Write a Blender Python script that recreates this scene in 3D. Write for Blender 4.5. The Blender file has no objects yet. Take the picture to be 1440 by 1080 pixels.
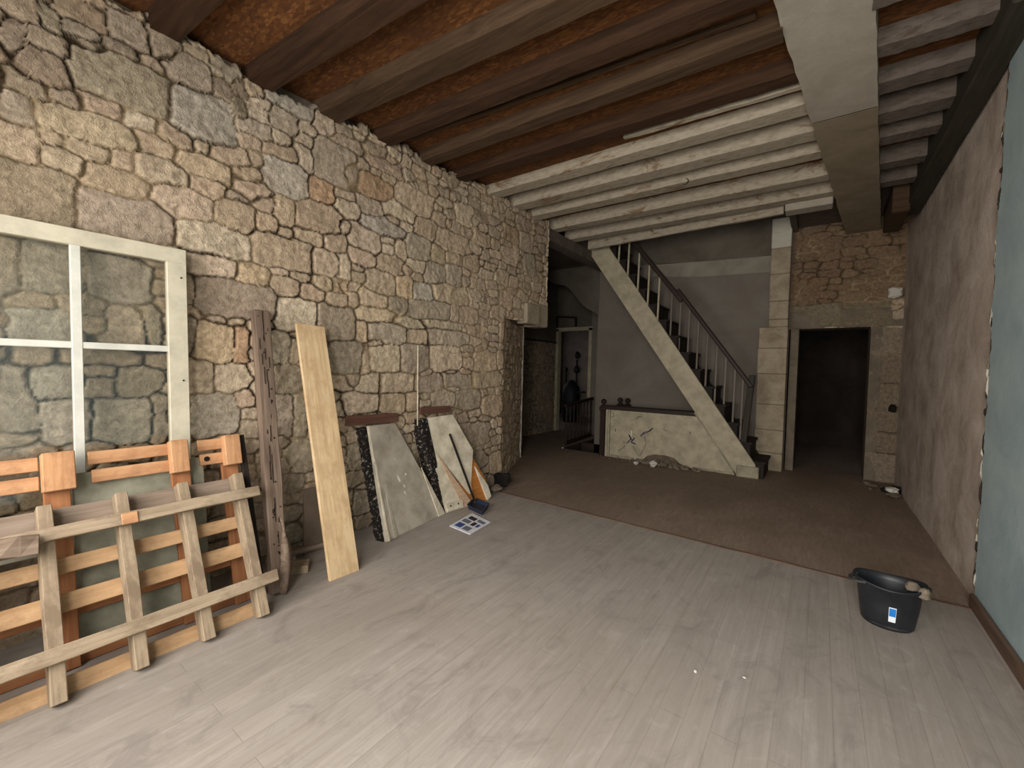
import bpy, bmesh, math, random
import numpy as np
from mathutils import Vector, Matrix

random.seed(7); rng = np.random.default_rng(11)
S = bpy.context.scene
COL = S.collection

# ------------------------------------------------------------------ camera
F = 594.0; CH = 1.5
YAW, PITCH, ROLL = [math.radians(a) for a in (36.06, 2.03, 1.32)]
fwd = np.array([-math.sin(YAW)*math.cos(PITCH), math.cos(YAW)*math.cos(PITCH), -math.sin(PITCH)])
_r = np.array([math.cos(YAW), math.sin(YAW), 0.0]); _u = np.cross(_r, fwd)
rgt = _r*math.cos(ROLL)+_u*math.sin(ROLL); up = -_r*math.sin(ROLL)+_u*math.cos(ROLL)
CP = np.array([0, 0, CH])
cd = bpy.data.cameras.new('camera'); cam = bpy.data.objects.new('camera', cd); COL.objects.link(cam)
cd.sensor_fit = 'HORIZONTAL'; cd.sensor_width = 36; cd.lens = 36*F/1440; cd.clip_start = .02
M = Matrix.Identity(4)
for i in range(3):
    M[i][0] = rgt[i]; M[i][1] = up[i]; M[i][2] = -fwd[i]; M[i][3] = CP[i]
cam.matrix_world = M
S.camera = cam

def at(x, y, ax, v):
    """world point of photo measurement (x, y) on the plane axis ax = v"""
    d = (x-720)/F*rgt-(y-540)/F*up+fwd
    p = CP+(v-CP[ax])/d[ax]*d
    return Vector(p)

# ------------------------------------------------------------------ materials
def srgb(c):
    return tuple(((x/255)/12.92 if x/255 <= .04045 else ((x/255+.055)/1.055)**2.4) for x in c)+(1,)

class NT:
    def __init__(s, name, rough=.85, spec=.25):
        s.m = bpy.data.materials.new(name); s.m.use_nodes = True; s.t = s.m.node_tree
        s.b = s.t.nodes['Principled BSDF']; s.b.inputs['Roughness'].default_value = rough
        s.b.inputs['Specular IOR Level'].default_value = spec
        s.x = 0
    def n(s, ty, **kw):
        o = s.t.nodes.new(ty)
        for k, v in kw.items():
            if k in ('op',): o.operation = v
            elif k == 'inp':
                for a, b in v.items(): o.inputs[a].default_value = b
            else: setattr(o, k, v)
        return o
    def l(s, a, b): s.t.links.new(a, b)
    def coord(s, kind='Object', scale=(1, 1, 1), rot=(0, 0, 0)):
        mp = s.n('ShaderNodeMapping'); mp.inputs['Scale'].default_value = scale; mp.inputs['Rotation'].default_value = rot
        if kind == 'World':
            g = s.n('ShaderNodeNewGeometry'); s.l(g.outputs['Position'], mp.inputs[0])
        else:
            g = s.n('ShaderNodeTexCoord'); s.l(g.outputs[kind], mp.inputs[0])
        return mp.outputs[0]
    def noise(s, vec, scale, detail=5, rough=.6, dist=0):
        o = s.n('ShaderNodeTexNoise', inp={'Scale': scale, 'Detail': detail, 'Roughness': rough, 'Distortion': dist})
        s.l(vec, o.inputs['Vector']); return o.outputs['Fac']
    def ramp(s, fac, stops, interp='LINEAR'):
        r = s.n('ShaderNodeValToRGB'); r.color_ramp.interpolation = interp
        e = r.color_ramp.elements
        while len(e) < len(stops): e.new(.5)
        for k, (p, c) in enumerate(stops):
            e[k].position = p; e[k].color = srgb(c) if not isinstance(c, (int, float)) else (c, c, c, 1)
        s.l(fac, r.inputs[0]); return r.outputs[0]
    def mix(s, fac, a, b, mode='MIX'):
        m = s.n('ShaderNodeMix', data_type='RGBA', blend_type=mode)
        for sock, v in ((m.inputs[0], fac), (m.inputs[6], a), (m.inputs[7], b)):
            if hasattr(v, 'links') or isinstance(v, bpy.types.NodeSocket): s.l(v, sock)
            elif isinstance(v, (int, float)): sock.default_value = v
            else: sock.default_value = srgb(v)
        return m.outputs[2]
    def math(s, op, a, b=None, clamp=False):
        m = s.n('ShaderNodeMath', op=op); m.use_clamp = clamp
        for k, v in enumerate((a, b)):
            if v is None: continue
            if isinstance(v, (int, float)): m.inputs[k].default_value = v
            else: s.l(v, m.inputs[k])
        return m.outputs[0]
    def color(s, c): s.l(c, s.b.inputs['Base Color'])
    def bump(s, h, strength=.4, dist=.01):
        b = s.n('ShaderNodeBump', inp={'Strength': strength, 'Distance': dist}); s.l(h, b.inputs['Height'])
        s.l(b.outputs[0], s.b.inputs['Normal'])

def wood(name, base, dark, light=None, rough=.8, knots=True, gs=1.0, contrast=.75, dirt=None, kind='Object'):
    t = NT(name, rough)
    v = t.coord(kind, (1.2*gs, 22*gs, 22*gs))
    g = t.noise(v, 1.6, 6, .62, .6)
    v2 = t.coord(kind, (.9*gs, 5*gs, 5*gs)); g2 = t.noise(v2, 1.7, 3, .5, 1.2)
    light = light or base
    c = t.ramp(g, [(.28, dark), (.5, base), (.75, light)])
    c = t.mix(contrast, base, c)
    c = t.mix(t.math('MULTIPLY', t.ramp(g2, [(.45, 0.0), (.75, 1.0)]), .35), c, dark)
    if dirt:
        d = t.noise(t.coord(kind, (3, 5, 5)), 1.5, 5, .7)
        c = t.mix(t.ramp(d, [(.45, 0.0), (.62, 1.0)]), c, dirt)
    t.color(c); t.bump(g, .35, .004)
    return t.m

def plain(name, c, rough=.7, var=.12, scale=8, c2=None, bump=.1, spec=.25, kind='Object'):
    t = NT(name, rough, spec)
    n = t.noise(t.coord(kind), scale, 5, .65)
    c2 = c2 or tuple(max(0, x*(1-2.2*var)) for x in c)
    t.color(t.ramp(n, [(.32, c2), (.62, c)])); t.bump(n, bump, .004)
    return t.m

def stone_mat():
    t = NT('rubble_stone', .92, .15)
    a = t.n('ShaderNodeAttribute', attribute_name='tint')
    v = t.coord('World')
    n1 = t.noise(v, 26, 8, .72, .3); n2 = t.noise(v, 5.5, 5, .6, .5); n3 = t.noise(v, 95, 3, .6)
    c = t.mix(1.0, a.outputs['Color'], t.ramp(n1, [(.3, (166, 158, 148)), (.5, (212, 207, 198)), (.72, (255, 250, 240))]), 'MULTIPLY')
    c = t.mix(t.math('MULTIPLY', t.ramp(n2, [(.5, 0.0), (.72, 1.0)]), .4), c, (132, 116, 92))
    c = t.mix(t.math('MULTIPLY', t.ramp(n3, [(.62, 0.0), (.72, 1.0)]), .5), c, (205, 194, 168))
    t.color(c)
    h = t.math('ADD', t.math('MULTIPLY', n1, 1.0), t.math('MULTIPLY', n3, .35))
    t.bump(h, .9, .016)
    return t.m

def floor_mat(near=True):
    t = NT('floorboards_near' if near else 'floor_dirty', .62 if near else .8, .3)
    v = t.coord('World', (1, 1, 1), (0, 0, math.pi/2))
    br = t.n('ShaderNodeTexBrick', inp={'Scale': 1.0, 'Mortar Size': .0022, 'Mortar Smooth': .3, 'Bias': 0.0, 'Brick Width': 1.9, 'Row Height': .105,
             'Color1': (.2, .2, .2, 1), 'Color2': (.8, .8, .8, 1), 'Mortar': (.5, .5, .5, 1)})
    br.offset = .37; t.l(v, br.inputs['Vector'])
    gr = t.noise(t.coord('World', (26, 1.1, 1)), 1.5, 7, .7, .35)
    big = t.noise(t.coord('World', (1.3, .75, 1)), 1.0, 6, .62, .6)
    fine = t.noise(t.coord('World', (11, 2.2, 1)), 2.4, 6, .72, 1.0)
    if near:
        c = t.ramp(gr, [(.2, (136, 127, 118)), (.48, (150, 141, 132)), (.8, (165, 156, 147))])
        c = t.mix(t.math('MULTIPLY', t.ramp(big, [(.38, 1.0), (.6, 0.0)]), .5), c, (140, 130, 118))
        c = t.mix(t.math('MULTIPLY', t.ramp(fine, [(.56, 0.0), (.74, 1.0)]), .55), c, (132, 120, 106))
        c = t.mix(.06, c, br.outputs['Color'], 'OVERLAY')
        c = t.mix(t.math('MULTIPLY', br.outputs['Fac'], .22), c, (84, 74, 62))
        st_ = t.noise(t.coord('World', (2.6, 1.5, 1)), 1.7, 7, .7, 1.5)
        c = t.mix(t.math('MULTIPLY', t.ramp(st_, [(.52, 0.0), (.66, 1.0)]), .5), c, (118, 110, 104))
        c = t.mix(t.math('MULTIPLY', t.ramp(st_, [(.3, 1.0), (.42, 0.0)]), .5), c, (170, 162, 153))
    else:
        c = t.ramp(fine, [(.25, (118, 100, 85)), (.5, (136, 117, 101)), (.8, (156, 138, 122))])
        c = t.mix(t.math('MULTIPLY', t.ramp(big, [(.35, 1.0), (.65, 0.0)]), .6), c, (108, 92, 76))
        c = t.mix(t.math('MULTIPLY', br.outputs['Fac'], .1), c, (60, 48, 38))
    t.color(c)
    h = t.math('SUBTRACT', t.math('MULTIPLY', gr, .3), t.math('MULTIPLY', br.outputs['Fac'], .8 if near else .1))
    t.bump(h, .3, .004)
    return t.m

def osb_mat():
    t = NT('strand_board', .8)
    v = t.coord('World', (15, 40, 15))
    w = t.n('ShaderNodeTexVoronoi', inp={'Scale': 1.6, 'Randomness': 1.0}); t.l(v, w.inputs['Vector'])
    sep = t.n('ShaderNodeSeparateColor'); t.l(w.outputs['Color'], sep.inputs[0])
    c = t.ramp(sep.outputs[0], [(0, (80, 47, 24)), (.35, (93, 57, 28)), (.7, (104, 65, 32)), (1, (124, 82, 43))])
    n = t.noise(t.coord('World'), 3.2, 5, .6, .5)
    c = t.mix(t.ramp(n, [(.42, 0.0), (.72, .75)]), c, (74, 46, 26))
    t.color(c); t.bump(sep.outputs[1], .3, .003)
    return t.m

def plaster(name, c, c2, c3, scale=2.2, bump=.5):
    t = NT(name, .93, .12)
    v = t.coord('World')
    n = t.noise(v, scale, 7, .68, .4); f = t.noise(v, 60, 4, .7)
    k = t.ramp(n, [(.3, c2), (.52, c), (.75, c3)])
    k = t.mix(t.math('MULTIPLY', t.ramp(f, [(.6, 0.0), (.75, 1.0)]), .4), k, c3)
    t.color(k); t.bump(t.math('ADD', n, t.math('MULTIPLY', f, .4)), bump, .01)
    return t.m

def joist_mat(name, dark, mid, light, paint=None, amount=.0, paint2=None):
    """old timber with distemper left on it; amount = how much is painted"""
    t = NT(name, .88, .15)
    g = t.noise(t.coord('World', (1.2, 16, 16)), 1.5, 6, .65, .8)
    c = t.ramp(g, [(.3, dark), (.5, mid), (.75, light)])
    if paint:
        p = t.noise(t.coord('World', (1.3, 3.5, 3.5)), 1.6, 6, .66, .8)
        f2 = t.noise(t.coord('World', (6, 14, 14)), 2, 5, .6)
        pc = t.ramp(f2, [(.3, paint2), (.55, paint)])
        th = 1-amount
        c = t.mix(t.ramp(p, [(max(0, th-.04), 0.0), (min(1, th+.03), 1.0)]), c, pc)
    t.color(c); t.bump(g, .5, .006)
    return t.m

def tar_mat():
    t = NT('tarry_black_edge', .85, .25); n = t.noise(t.coord('World', (1, 1, 1)), 38, 5, .7)
    t.color(t.ramp(n, [(.0, (22, 18, 15)), (.56, (30, 25, 21)), (.64, (150, 142, 128))])); t.bump(n, 1.0, .02); return t.m
MAT = dict(
    stone=stone_mat(),
    floor=floor_mat(True), floor2=floor_mat(False), osb=osb_mat(),
    joist=joist_mat('old_joist', (54, 40, 27), (70, 53, 38), (84, 66, 48)),
    joistd=joist_mat('old_joist_reddish', (44, 30, 19), (58, 39, 26), (72, 51, 35)),
    joistp=joist_mat('distempered_joist', (96, 74, 52), (120, 98, 74), (140, 118, 92), (164, 152, 133), .60, (140, 128, 109)),
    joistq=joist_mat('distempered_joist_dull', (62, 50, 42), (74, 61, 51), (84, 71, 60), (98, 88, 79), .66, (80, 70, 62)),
    beam=plaster('beam_plaster', (158, 149, 134), (144, 135, 120), (170, 161, 147), 3, .25),
    rplaster=plaster('raw_plaster', (184, 169, 155), (148, 133, 120), (212, 200, 188), 2.4, 1.0),
    rblue=plaster('blue_green_paint', (158, 173, 174), (142, 158, 161), (172, 184, 185), 2.5, .3),
    white=plaster('stair_wall_paint', (116, 107, 97), (106, 97, 88), (126, 118, 109), 1.2, .12),
    landing=plaster('landing_paint', (96, 88, 77), (80, 72, 62), (110, 102, 91), 1.5, .3),
    lit_band=plaster('painted_light_wash', (140, 132, 118), (120, 112, 98), (154, 146, 133), 2, .2),  # wall tone made paler to stand for light from above
    cream=plain('cream_paint', (172, 160, 134), .6, .08, 6, spec=.3),
    creamd=plain('cream_paint_dirty', (160, 150, 126), .7, .14, 3),
    frame=plain('off_white_paint', (198, 189, 166), .5, .05, 9, spec=.35),
    framew=plain('white_glazing_bar_paint', (204, 202, 190), .5, .04, 9, spec=.35),
    browncap=wood('dark_brown_varnish', (42, 29, 22), (24, 16, 12), (56, 39, 30), .55),
    tread=wood('near_black_wood', (34, 26, 21), (20, 15, 12), (52, 41, 33), .75),
    newel=wood('dark_olive_wood', (52, 48, 38), (30, 28, 22), (68, 62, 50), .7),
    pal_new=wood('fresh_pallet_wood', (184, 148, 109), (146, 108, 74), (200, 168, 130), dirt=(158, 124, 90)),
    pal_or=wood('orange_pallet_wood', (188, 142, 102), (154, 106, 70), (202, 160, 121), dirt=(160, 116, 82)),
    pal_old=wood('weathered_pallet_wood', (162, 143, 118), (106, 88, 70), (184, 166, 142), dirt=(126, 108, 88)),
    pal_grey=wood('grey_pallet_wood', (140, 122, 106), (100, 84, 72), (160, 144, 128)),
    pal_red=wood('reddish_pallet_wood', (150, 98, 62), (104, 62, 40), (176, 124, 84)),
    post=wood('worm_eaten_timber', (116, 98, 83), (70, 54, 44), (142, 124, 107), gs=.8, contrast=.9),
    plank=wood('new_pine', (204, 176, 136), (168, 134, 96), (216, 194, 158), .7, contrast=.8, dirt=(182, 152, 114)),
    slabg=plain('weathered_grey_board', (186, 175, 158), .8, .14, 4, (146, 135, 119), .3),
    slabc=plain('cream_board', (216, 205, 182), .7, .08, 6, (168, 156, 132)),
    tar=tar_mat(),
    brown=wood('red_brown_board', (92, 62, 50), (60, 38, 30), (112, 80, 66)),
    orange=wood('orange_brown_wood', (176, 112, 52), (126, 70, 30), (198, 140, 78)),
    card=plain('dull_brown_board', (118, 102, 86), .9, .08, 5),
    greenp=plain('grey_green_paint', (158, 155, 134), .7, .1, 6, (124, 120, 102)),
    black=plain('black_rubber', (34, 36, 40), .45, .12, 12, spec=.4),
    blackin=plain('dusty_black_rubber', (66, 64, 62), .8, .2, 14, (34, 33, 33)),
    navy=plain('navy_plastic', (42, 50, 68), .5, .15, 10),
    paper=plain('newsprint', (214, 214, 220), .8, .05, 20),
    pblue=plain('print_blue', (60, 76, 130), .8, .1, 20), pdark=plain('print_dark', (60, 48, 50), .8, .2, 30),
    pgrey=plain('print_grey', (120, 120, 130), .8, .2, 60),
    stick_b=plain('sticker_blue', (36, 120, 200), .5, .05, 10), stick_w=plain('sticker_white', (222, 228, 232), .5, .03, 10),
    ashlar=plaster('ashlar', (156, 142, 120), (126, 112, 92), (174, 161, 139), 4, .4),
    ashlar_w=plaster('ashlar_whitish', (186, 180, 164), (164, 156, 138), (198, 192, 178), 3, .35),
    lintel=plaster('lintel_stone', (112, 101, 86), (94, 84, 70), (128, 117, 102), 4, .5),
    lintel2=plaster('springer', (150, 137, 117), (128, 115, 96), (164, 151, 131), 4, .5),
    beam2=plaster('beam_plaster_dirty', (132, 119, 98), (118, 106, 86), (144, 131, 109), 3, .25),
    wedge=wood('pinkish_raw_wood', (190, 160, 132), (156, 122, 96), (206, 180, 152)),
    white_chunk=plain('plaster_chunk', (214, 208, 196), .9, .05, 10),
    rubble=plain('rubble_chunk', (128, 116, 100), .95, .15, 12, (90, 78, 64), .6),
    mud=plain('mud_brown', (112, 96, 80), .95, .15, 9, (84, 70, 58), .6),
    skirting=wood('brown_skirting', (96, 75, 60), (66, 50, 39), (118, 96, 79)),
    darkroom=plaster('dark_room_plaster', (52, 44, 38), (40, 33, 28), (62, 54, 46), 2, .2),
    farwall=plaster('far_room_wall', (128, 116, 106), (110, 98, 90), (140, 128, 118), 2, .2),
    iron=plain('dark_iron', (26, 23, 22), .6, .2, 10),
    rope=plain('old_rope', (60, 50, 40), .9, .2, 30),
    trimw=plain('chipped_white_trim', (196, 192, 180), .7, .15, 14, (150, 142, 124)),
    purple=plain('purple_scribble', (84, 74, 96), .9, .2, 30), dark=plain('dark_hole', (30, 25, 21), .95, .2, 20),
)
g = NT('window_glass', .08, .5); g.b.inputs['Transmission Weight'].default_value = 1; g.b.inputs['IOR'].default_value = 1.45
_mixs = g.n('ShaderNodeMixShader', inp={0: .93}); _tr = g.n('ShaderNodeBsdfTransparent', inp={'Color': (.90, .90, .88, 1)})
_gl = g.n('ShaderNodeBsdfGlossy', inp={'Roughness': .12, 'Color': (.8, .85, .85, 1)})
g.l(_gl.outputs[0], _mixs.inputs[1]); g.l(_tr.outputs[0], _mixs.inputs[2])
g.l(_mixs.outputs[0], g.t.nodes['Material Output'].inputs[0])
MAT['glass'] = g.m

# ------------------------------------------------------------------ objects
def link(name, me, mats, parent=None, world=None):
    if not isinstance(mats, (list, tuple)): mats = [mats]
    o = bpy.data.objects.new(name, me)
    for m in mats: me.materials.append(MAT[m] if isinstance(m, str) else m)
    COL.objects.link(o)
    W = world or Matrix.Identity(4)
    if parent is not None:
        o.parent = parent; PW = WORLD[parent]
        o.matrix_basis = PW.inverted() @ W
    else: o.matrix_basis = W
    WORLD[o] = W
    return o
WORLD = {}
def tag(o, label=None, cat=None, group=None, kind=None):
    if label: o['label'] = label
    if cat: o['category'] = cat
    if group: o['group'] = group
    if kind: o['kind'] = kind
    return o
def empty(name, loc, label, cat, group=None):
    o = bpy.data.objects.new(name, None); COL.objects.link(o); o.location = loc; o.empty_display_size = .1
    WORLD[o] = Matrix.Translation(Vector(loc)); return tag(o, label, cat, group)

def frame(o, x, y=None, z=None):
    """matrix with origin o, local X along x, local Z towards z"""
    x = Vector(x).normalized(); z = Vector(z); z = (z-x*z.dot(x)).normalized(); y = z.cross(x)
    m = Matrix.Identity(4)
    for i in range(3): m[i][0] = x[i]; m[i][1] = y[i]; m[i][2] = z[i]; m[i][3] = o[i]
    return m

def bm_mesh(bm, name='m', smooth=False):
    bmesh.ops.recalc_face_normals(bm, faces=bm.faces)
    me = bpy.data.meshes.new(name); bm.to_mesh(me); bm.free()
    if smooth:
        for p in me.polygons: p.use_smooth = True
    return me

def add_box(bm, lo, hi, bev=0, mat=0):
    vs = [bm.verts.new((x, y, z)) for x in (lo[0], hi[0]) for y in (lo[1], hi[1]) for z in (lo[2], hi[2])]
    fs = [bm.faces.new([vs[i] for i in q]) for q in ((0, 1, 3, 2), (4, 6, 7, 5), (0, 4, 5, 1), (2, 3, 7, 6), (0, 2, 6, 4), (1, 5, 7, 3))]
    for f in fs: f.material_index = mat
    if bev:
        es = list({e for f in fs for e in f.edges})
        bmesh.ops.bevel(bm, geom=es, offset=bev, segments=1, affect='EDGES')
    return fs

def box(name, lo, hi, mat, parent=None, bev=0.003, kind=None, label=None, cat=None, group=None, cuts=0, jitter=0):
    """axis-aligned box; local origin at its low corner, local X along its longest side"""
    lo = Vector(lo); hi = Vector(hi); d = hi-lo
    ax = max(range(3), key=lambda i: d[i])
    X = Vector([1 if i == ax else 0 for i in range(3)]); Zc = Vector((0, 0, 1)) if ax != 2 else Vector((0, 1, 0))
    W = frame(lo, X, z=Zc); I = W.inverted()
    a = I @ lo; b = I @ hi
    l2 = Vector([min(a[i], b[i]) for i in range(3)]); h2 = Vector([max(a[i], b[i]) for i in range(3)])
    bm = bmesh.new(); add_box(bm, l2, h2, 0)
    rough(bm, bev, cuts, jitter)
    return tag(link(name, bm_mesh(bm, name), mat, parent, W), label, cat, group, kind)

def rough(bm, bev, cuts, jitter):
    if cuts:
        es = [e for e in bm.edges if abs((e.verts[0].co-e.verts[1].co).x) > .6*e.calc_length()]
        bmesh.ops.subdivide_edges(bm, edges=es, cuts=cuts, use_grid_fill=True)
        for v in bm.verts: v.co += Vector((0, random.uniform(-1, 1), random.uniform(-1, 1)))*jitter
    if bev: bmesh.ops.bevel(bm, geom=list(bm.edges), offset=bev, segments=1, affect='EDGES')

def prism(name, pts, th, mat, parent=None, away=None, bev=.003, **tg):
    """solid with front outline pts (3-D, planar) and thickness th going away from `away` direction; local X along first->second point"""
    P = [Vector(p) for p in pts]
    n = Vector((0, 0, 0))
    for i in range(len(P)): n += (P[i]-P[0]).cross(P[(i+1) % len(P)]-P[0])
    n.normalize()
    if away is not None and n.dot(Vector(away)) < 0: n = -n
    xax = (P[1]-P[0])
    W = frame(P[0], xax, z=n); I = W.inverted()
    L = [I @ p for p in P]
    bm = bmesh.new()
    a = [bm.verts.new((q.x, q.y, 0)) for q in L]; b = [bm.verts.new((q.x, q.y, th)) for q in L]
    bm.faces.new(a); bm.faces.new(b[::-1])
    for i in range(len(L)): bm.faces.new((a[i], a[(i+1) % len(L)], b[(i+1) % len(L)], b[i]))
    if bev: bmesh.ops.bevel(bm, geom=list(bm.edges), offset=bev, segments=1, affect='EDGES')
    return tag(link(name, bm_mesh(bm, name), mat, parent, W), **tg)

def bar(name, p0, p1, w, th, mat, parent=None, zdir=(0, 0, 1), bev=.003, cuts=0, jitter=0, **tg):
    """plank whose centreline runs p0 -> p1; w = width across (local Y), th = thickness along zdir"""
    p0 = Vector(p0); p1 = Vector(p1)
    W = frame(p0, p1-p0, z=zdir); L = (p1-p0).length
    bm = bmesh.new(); add_box(bm, (0, -w/2, -th/2), (L, w/2, th/2))
    rough(bm, bev, cuts, jitter)
    return tag(link(name, bm_mesh(bm, name), mat, parent, W), **tg)

def lathe(bm, prof, c=(0, 0, 0), seg=24, sx=1, sy=1):
    rings = []
    for r, z in prof:
        rings.append([bm.verts.new((c[0]+sx*r*math.cos(2*math.pi*k/seg), c[1]+sy*r*math.sin(2*math.pi*k/seg), c[2]+z)) for k in range(seg)])
    for a, b in zip(rings, rings[1:]):
        for k in range(seg): bm.faces.new((a[k], a[(k+1) % seg], b[(k+1) % seg], b[k]))
    return rings

def rock(name, loc, size, mat, seed, parent=None, **tg):
    r = random.Random(seed); bm = bmesh.new(); bmesh.ops.create_icosphere(bm, subdivisions=2, radius=1)
    ph = [r.uniform(0, 6) for _ in range(6)]
    for v in bm.verts:
        c = v.co; k = 1+.18*math.sin(3*c.x+ph[0])+.15*math.sin(4*c.y+ph[1])+.14*math.sin(5*c.z+ph[2])+r.uniform(-.07, .07)
        v.co = Vector((c.x*size[0]*k, c.y*size[1]*k, c.z*size[2]*k))
    z = min(v.co.z for v in bm.verts)
    for v in bm.verts: v.co.z -= z+.004
    W = Matrix.Translation(Vector(loc)) @ Matrix.Rotation(r.uniform(0, 6), 4, 'Z')
    return tag(link(name, bm_mesh(bm, name), mat, parent, W), **tg)

# ------------------------------------------------------------------ rubble masonry
def lat(seed, shape): return np.random.default_rng(seed).random(shape)
def vnoise(u, v, scale, seed):
    L = lat(seed, (256, 256)); a = u*scale+31.7; b = v*scale+17.3
    i = np.floor(a).astype(int); j = np.floor(b).astype(int); fu = a-i; fv = b-j
    fu = fu*fu*(3-2*fu); fv = fv*fv*(3-2*fv); i %= 256; j %= 256; i1 = (i+1) % 256; j1 = (j+1) % 256
    return (L[i, j]*(1-fu)+L[i1, j]*fu)*(1-fv)+(L[i, j1]*(1-fu)+L[i1, j1]*fu)*fv
def fbm(u, v, scale, seed, oct=4):
    s = 0; a = 1; t = 0
    for k in range(oct): s = s+a*vnoise(u, v, scale*2**k, seed+k); t += a; a *= .55
    return s/t-.5

def masonry(U, V, stones, relief=.027, seed=1, joint=.0062, warp=.013):
    """height and tint over arrays U (along) and V (up). stones: (cu, cv, a, b, tint, tilt, proud)"""
    Uw = U+warp*2*fbm(U, V, 6, seed+50)+warp*1.3*fbm(U, V, 19, seed+60)+warp*.8*fbm(U, V, 45, seed+61, 2); Vw = V+warp*2*fbm(U, V, 6, seed+70)+warp*1.3*fbm(U, V, 19, seed+80)+warp*.8*fbm(U, V, 45, seed+81, 2)
    F1 = np.full(U.shape, 9.0); F2 = np.full(U.shape, 9.0); ID = np.full(U.shape, -1)
    for k, (cu, cv, a, b, *_r) in enumerate(stones):
        m = max(a, b)+.12
        r, c = np.where((np.abs(U-cu) < m) & (np.abs(V-cv) < b+.12))
        if len(r) == 0: continue
        r0, r1, c0, c1 = r.min(), r.max()+1, c.min(), c.max()+1
        u = Uw[r0:r1, c0:c1]-cu; v = Vw[r0:r1, c0:c1]-cv
        t = _r[1]; u, v = u*math.cos(t)+v*math.sin(t), -u*math.sin(t)+v*math.cos(t)
        n = _r[3] if len(_r) > 3 else 4.0
        d = ((np.abs(u/a)**n+np.abs(v/b)**n)**(1/n)-1)*min(a, b)
        f1 = F1[r0:r1, c0:c1]; f2 = F2[r0:r1, c0:c1]; idd = ID[r0:r1, c0:c1]
        w = d < f1
        f2[:] = np.where(w, f1, np.minimum(f2, d)); f1[:] = np.where(w, d, f1); idd[w] = k
    edge = np.minimum((F2-F1)/2, .042-F1+.006*fbm(U, V, 30, seed+21, 3))           # distance to the joint
    jw = joint*(.45+1.1*vnoise(U, V, 5, seed+44))
    s = np.clip((edge-jw*.3)/(jw*1.2), 0, 1); s = s*(2-s)
    sc_ = np.clip((edge-jw*.3)/(jw*.9), 0, 1)[..., None]
    tint = np.array([st[4] for st in stones]+[(120, 104, 78)], float)
    proud = np.array([st[6] for st in stones]+[0.0])
    ta = np.array([[rng.uniform(-.06, .06), rng.uniform(-.1, .1)] for _ in stones]+[[0, 0]])
    cu = np.array([st[0] for st in stones]+[0]); cv = np.array([st[1] for st in stones]+[0])
    face = relief+proud[ID]+np.clip(ta[ID, 0]*(U-cu[ID])+ta[ID, 1]*(V-cv[ID]), -.02, .02)+.026*fbm(U, V, 8, seed, 5)-.012*np.abs(fbm(U, V, 14, seed+3, 4))*2+.006
    fill = .013+.012*fbm(U, V, 22, seed+5, 3)+.6*np.minimum(0, vnoise(U, V, 4, seed+9)-.62)*.03
    deep = np.clip((vnoise(U, V, 3.1, seed+33)-.30)*3, 0, 1)
    h = fill-(1-s)*.012*deep
    H = h*(1-s)+face*s
    col = tint[ID]/255.0
    lin = np.where(col <= .04045, col/12.92, ((col+.055)/1.055)**2.4)
    mort_s = np.array([(180, 160, 130)])/255.0; ml = ((mort_s+.055)/1.055)**2.4
    dark = np.array([(82, 66, 47)])/255.0; dl = ((dark+.055)/1.055)**2.4
    mk = (1-deep)[..., None]*ml+deep[..., None]*dl
    C = lin*sc_+mk*(1-sc_)
    return H, C

PAL = [(218, 198, 175), (212, 192, 171), (224, 206, 183), (206, 188, 168), (214, 191, 167), (202, 184, 166), (220, 202, 181), (210, 191, 167), (204, 185, 164)]
def fill_stones(stones, u0, u1, v0, v1, seed, big=(.10, .055), small=(.035, .022)):
    """drop smaller stones into the gaps left between the placed ones"""
    r = random.Random(seed); out = list(stones)
    cell = {}
    def put(s):
        for a in range(int((s[0]-s[2]-.1)//.25), int((s[0]+s[2]+.1)//.25)+1):
            for b in range(int((s[1]-s[3]-.1)//.25), int((s[1]+s[3]+.1)//.25)+1): cell.setdefault((a, b), []).append(s)
    for s in out: put(s)
    def clear(x, y, a, b):
        for s in cell.get((int(x//.25), int(y//.25)), []):
            if abs(x-s[0]) < s[2]+a and abs(y-s[1]) < s[3]+b: return False
        return True
    for pas, (k, n) in enumerate(((1.0, 900), (.78, 1600), (.55, 3000), (.38, 5000), (.26, 7000))):
        for _ in range(int(n*(u1-u0)*(v1-v0)/16)):
            x = r.uniform(u0, u1); y = r.uniform(v0, v1)
            a = (small[0]+(big[0]-small[0])*k)*r.uniform(.75, 1.25); b = (small[1]+(big[1]-small[1])*k)*r.uniform(.75, 1.2)
            if clear(x, y, a*.82, b*.82):
                s = (x, y, a, b, r.choice(PAL), r.uniform(-.10, .10), r.uniform(-.008, .01), r.choice((2.6, 3.2, 4, 5)))
                out.append(s); put(s)
    return out

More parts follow.
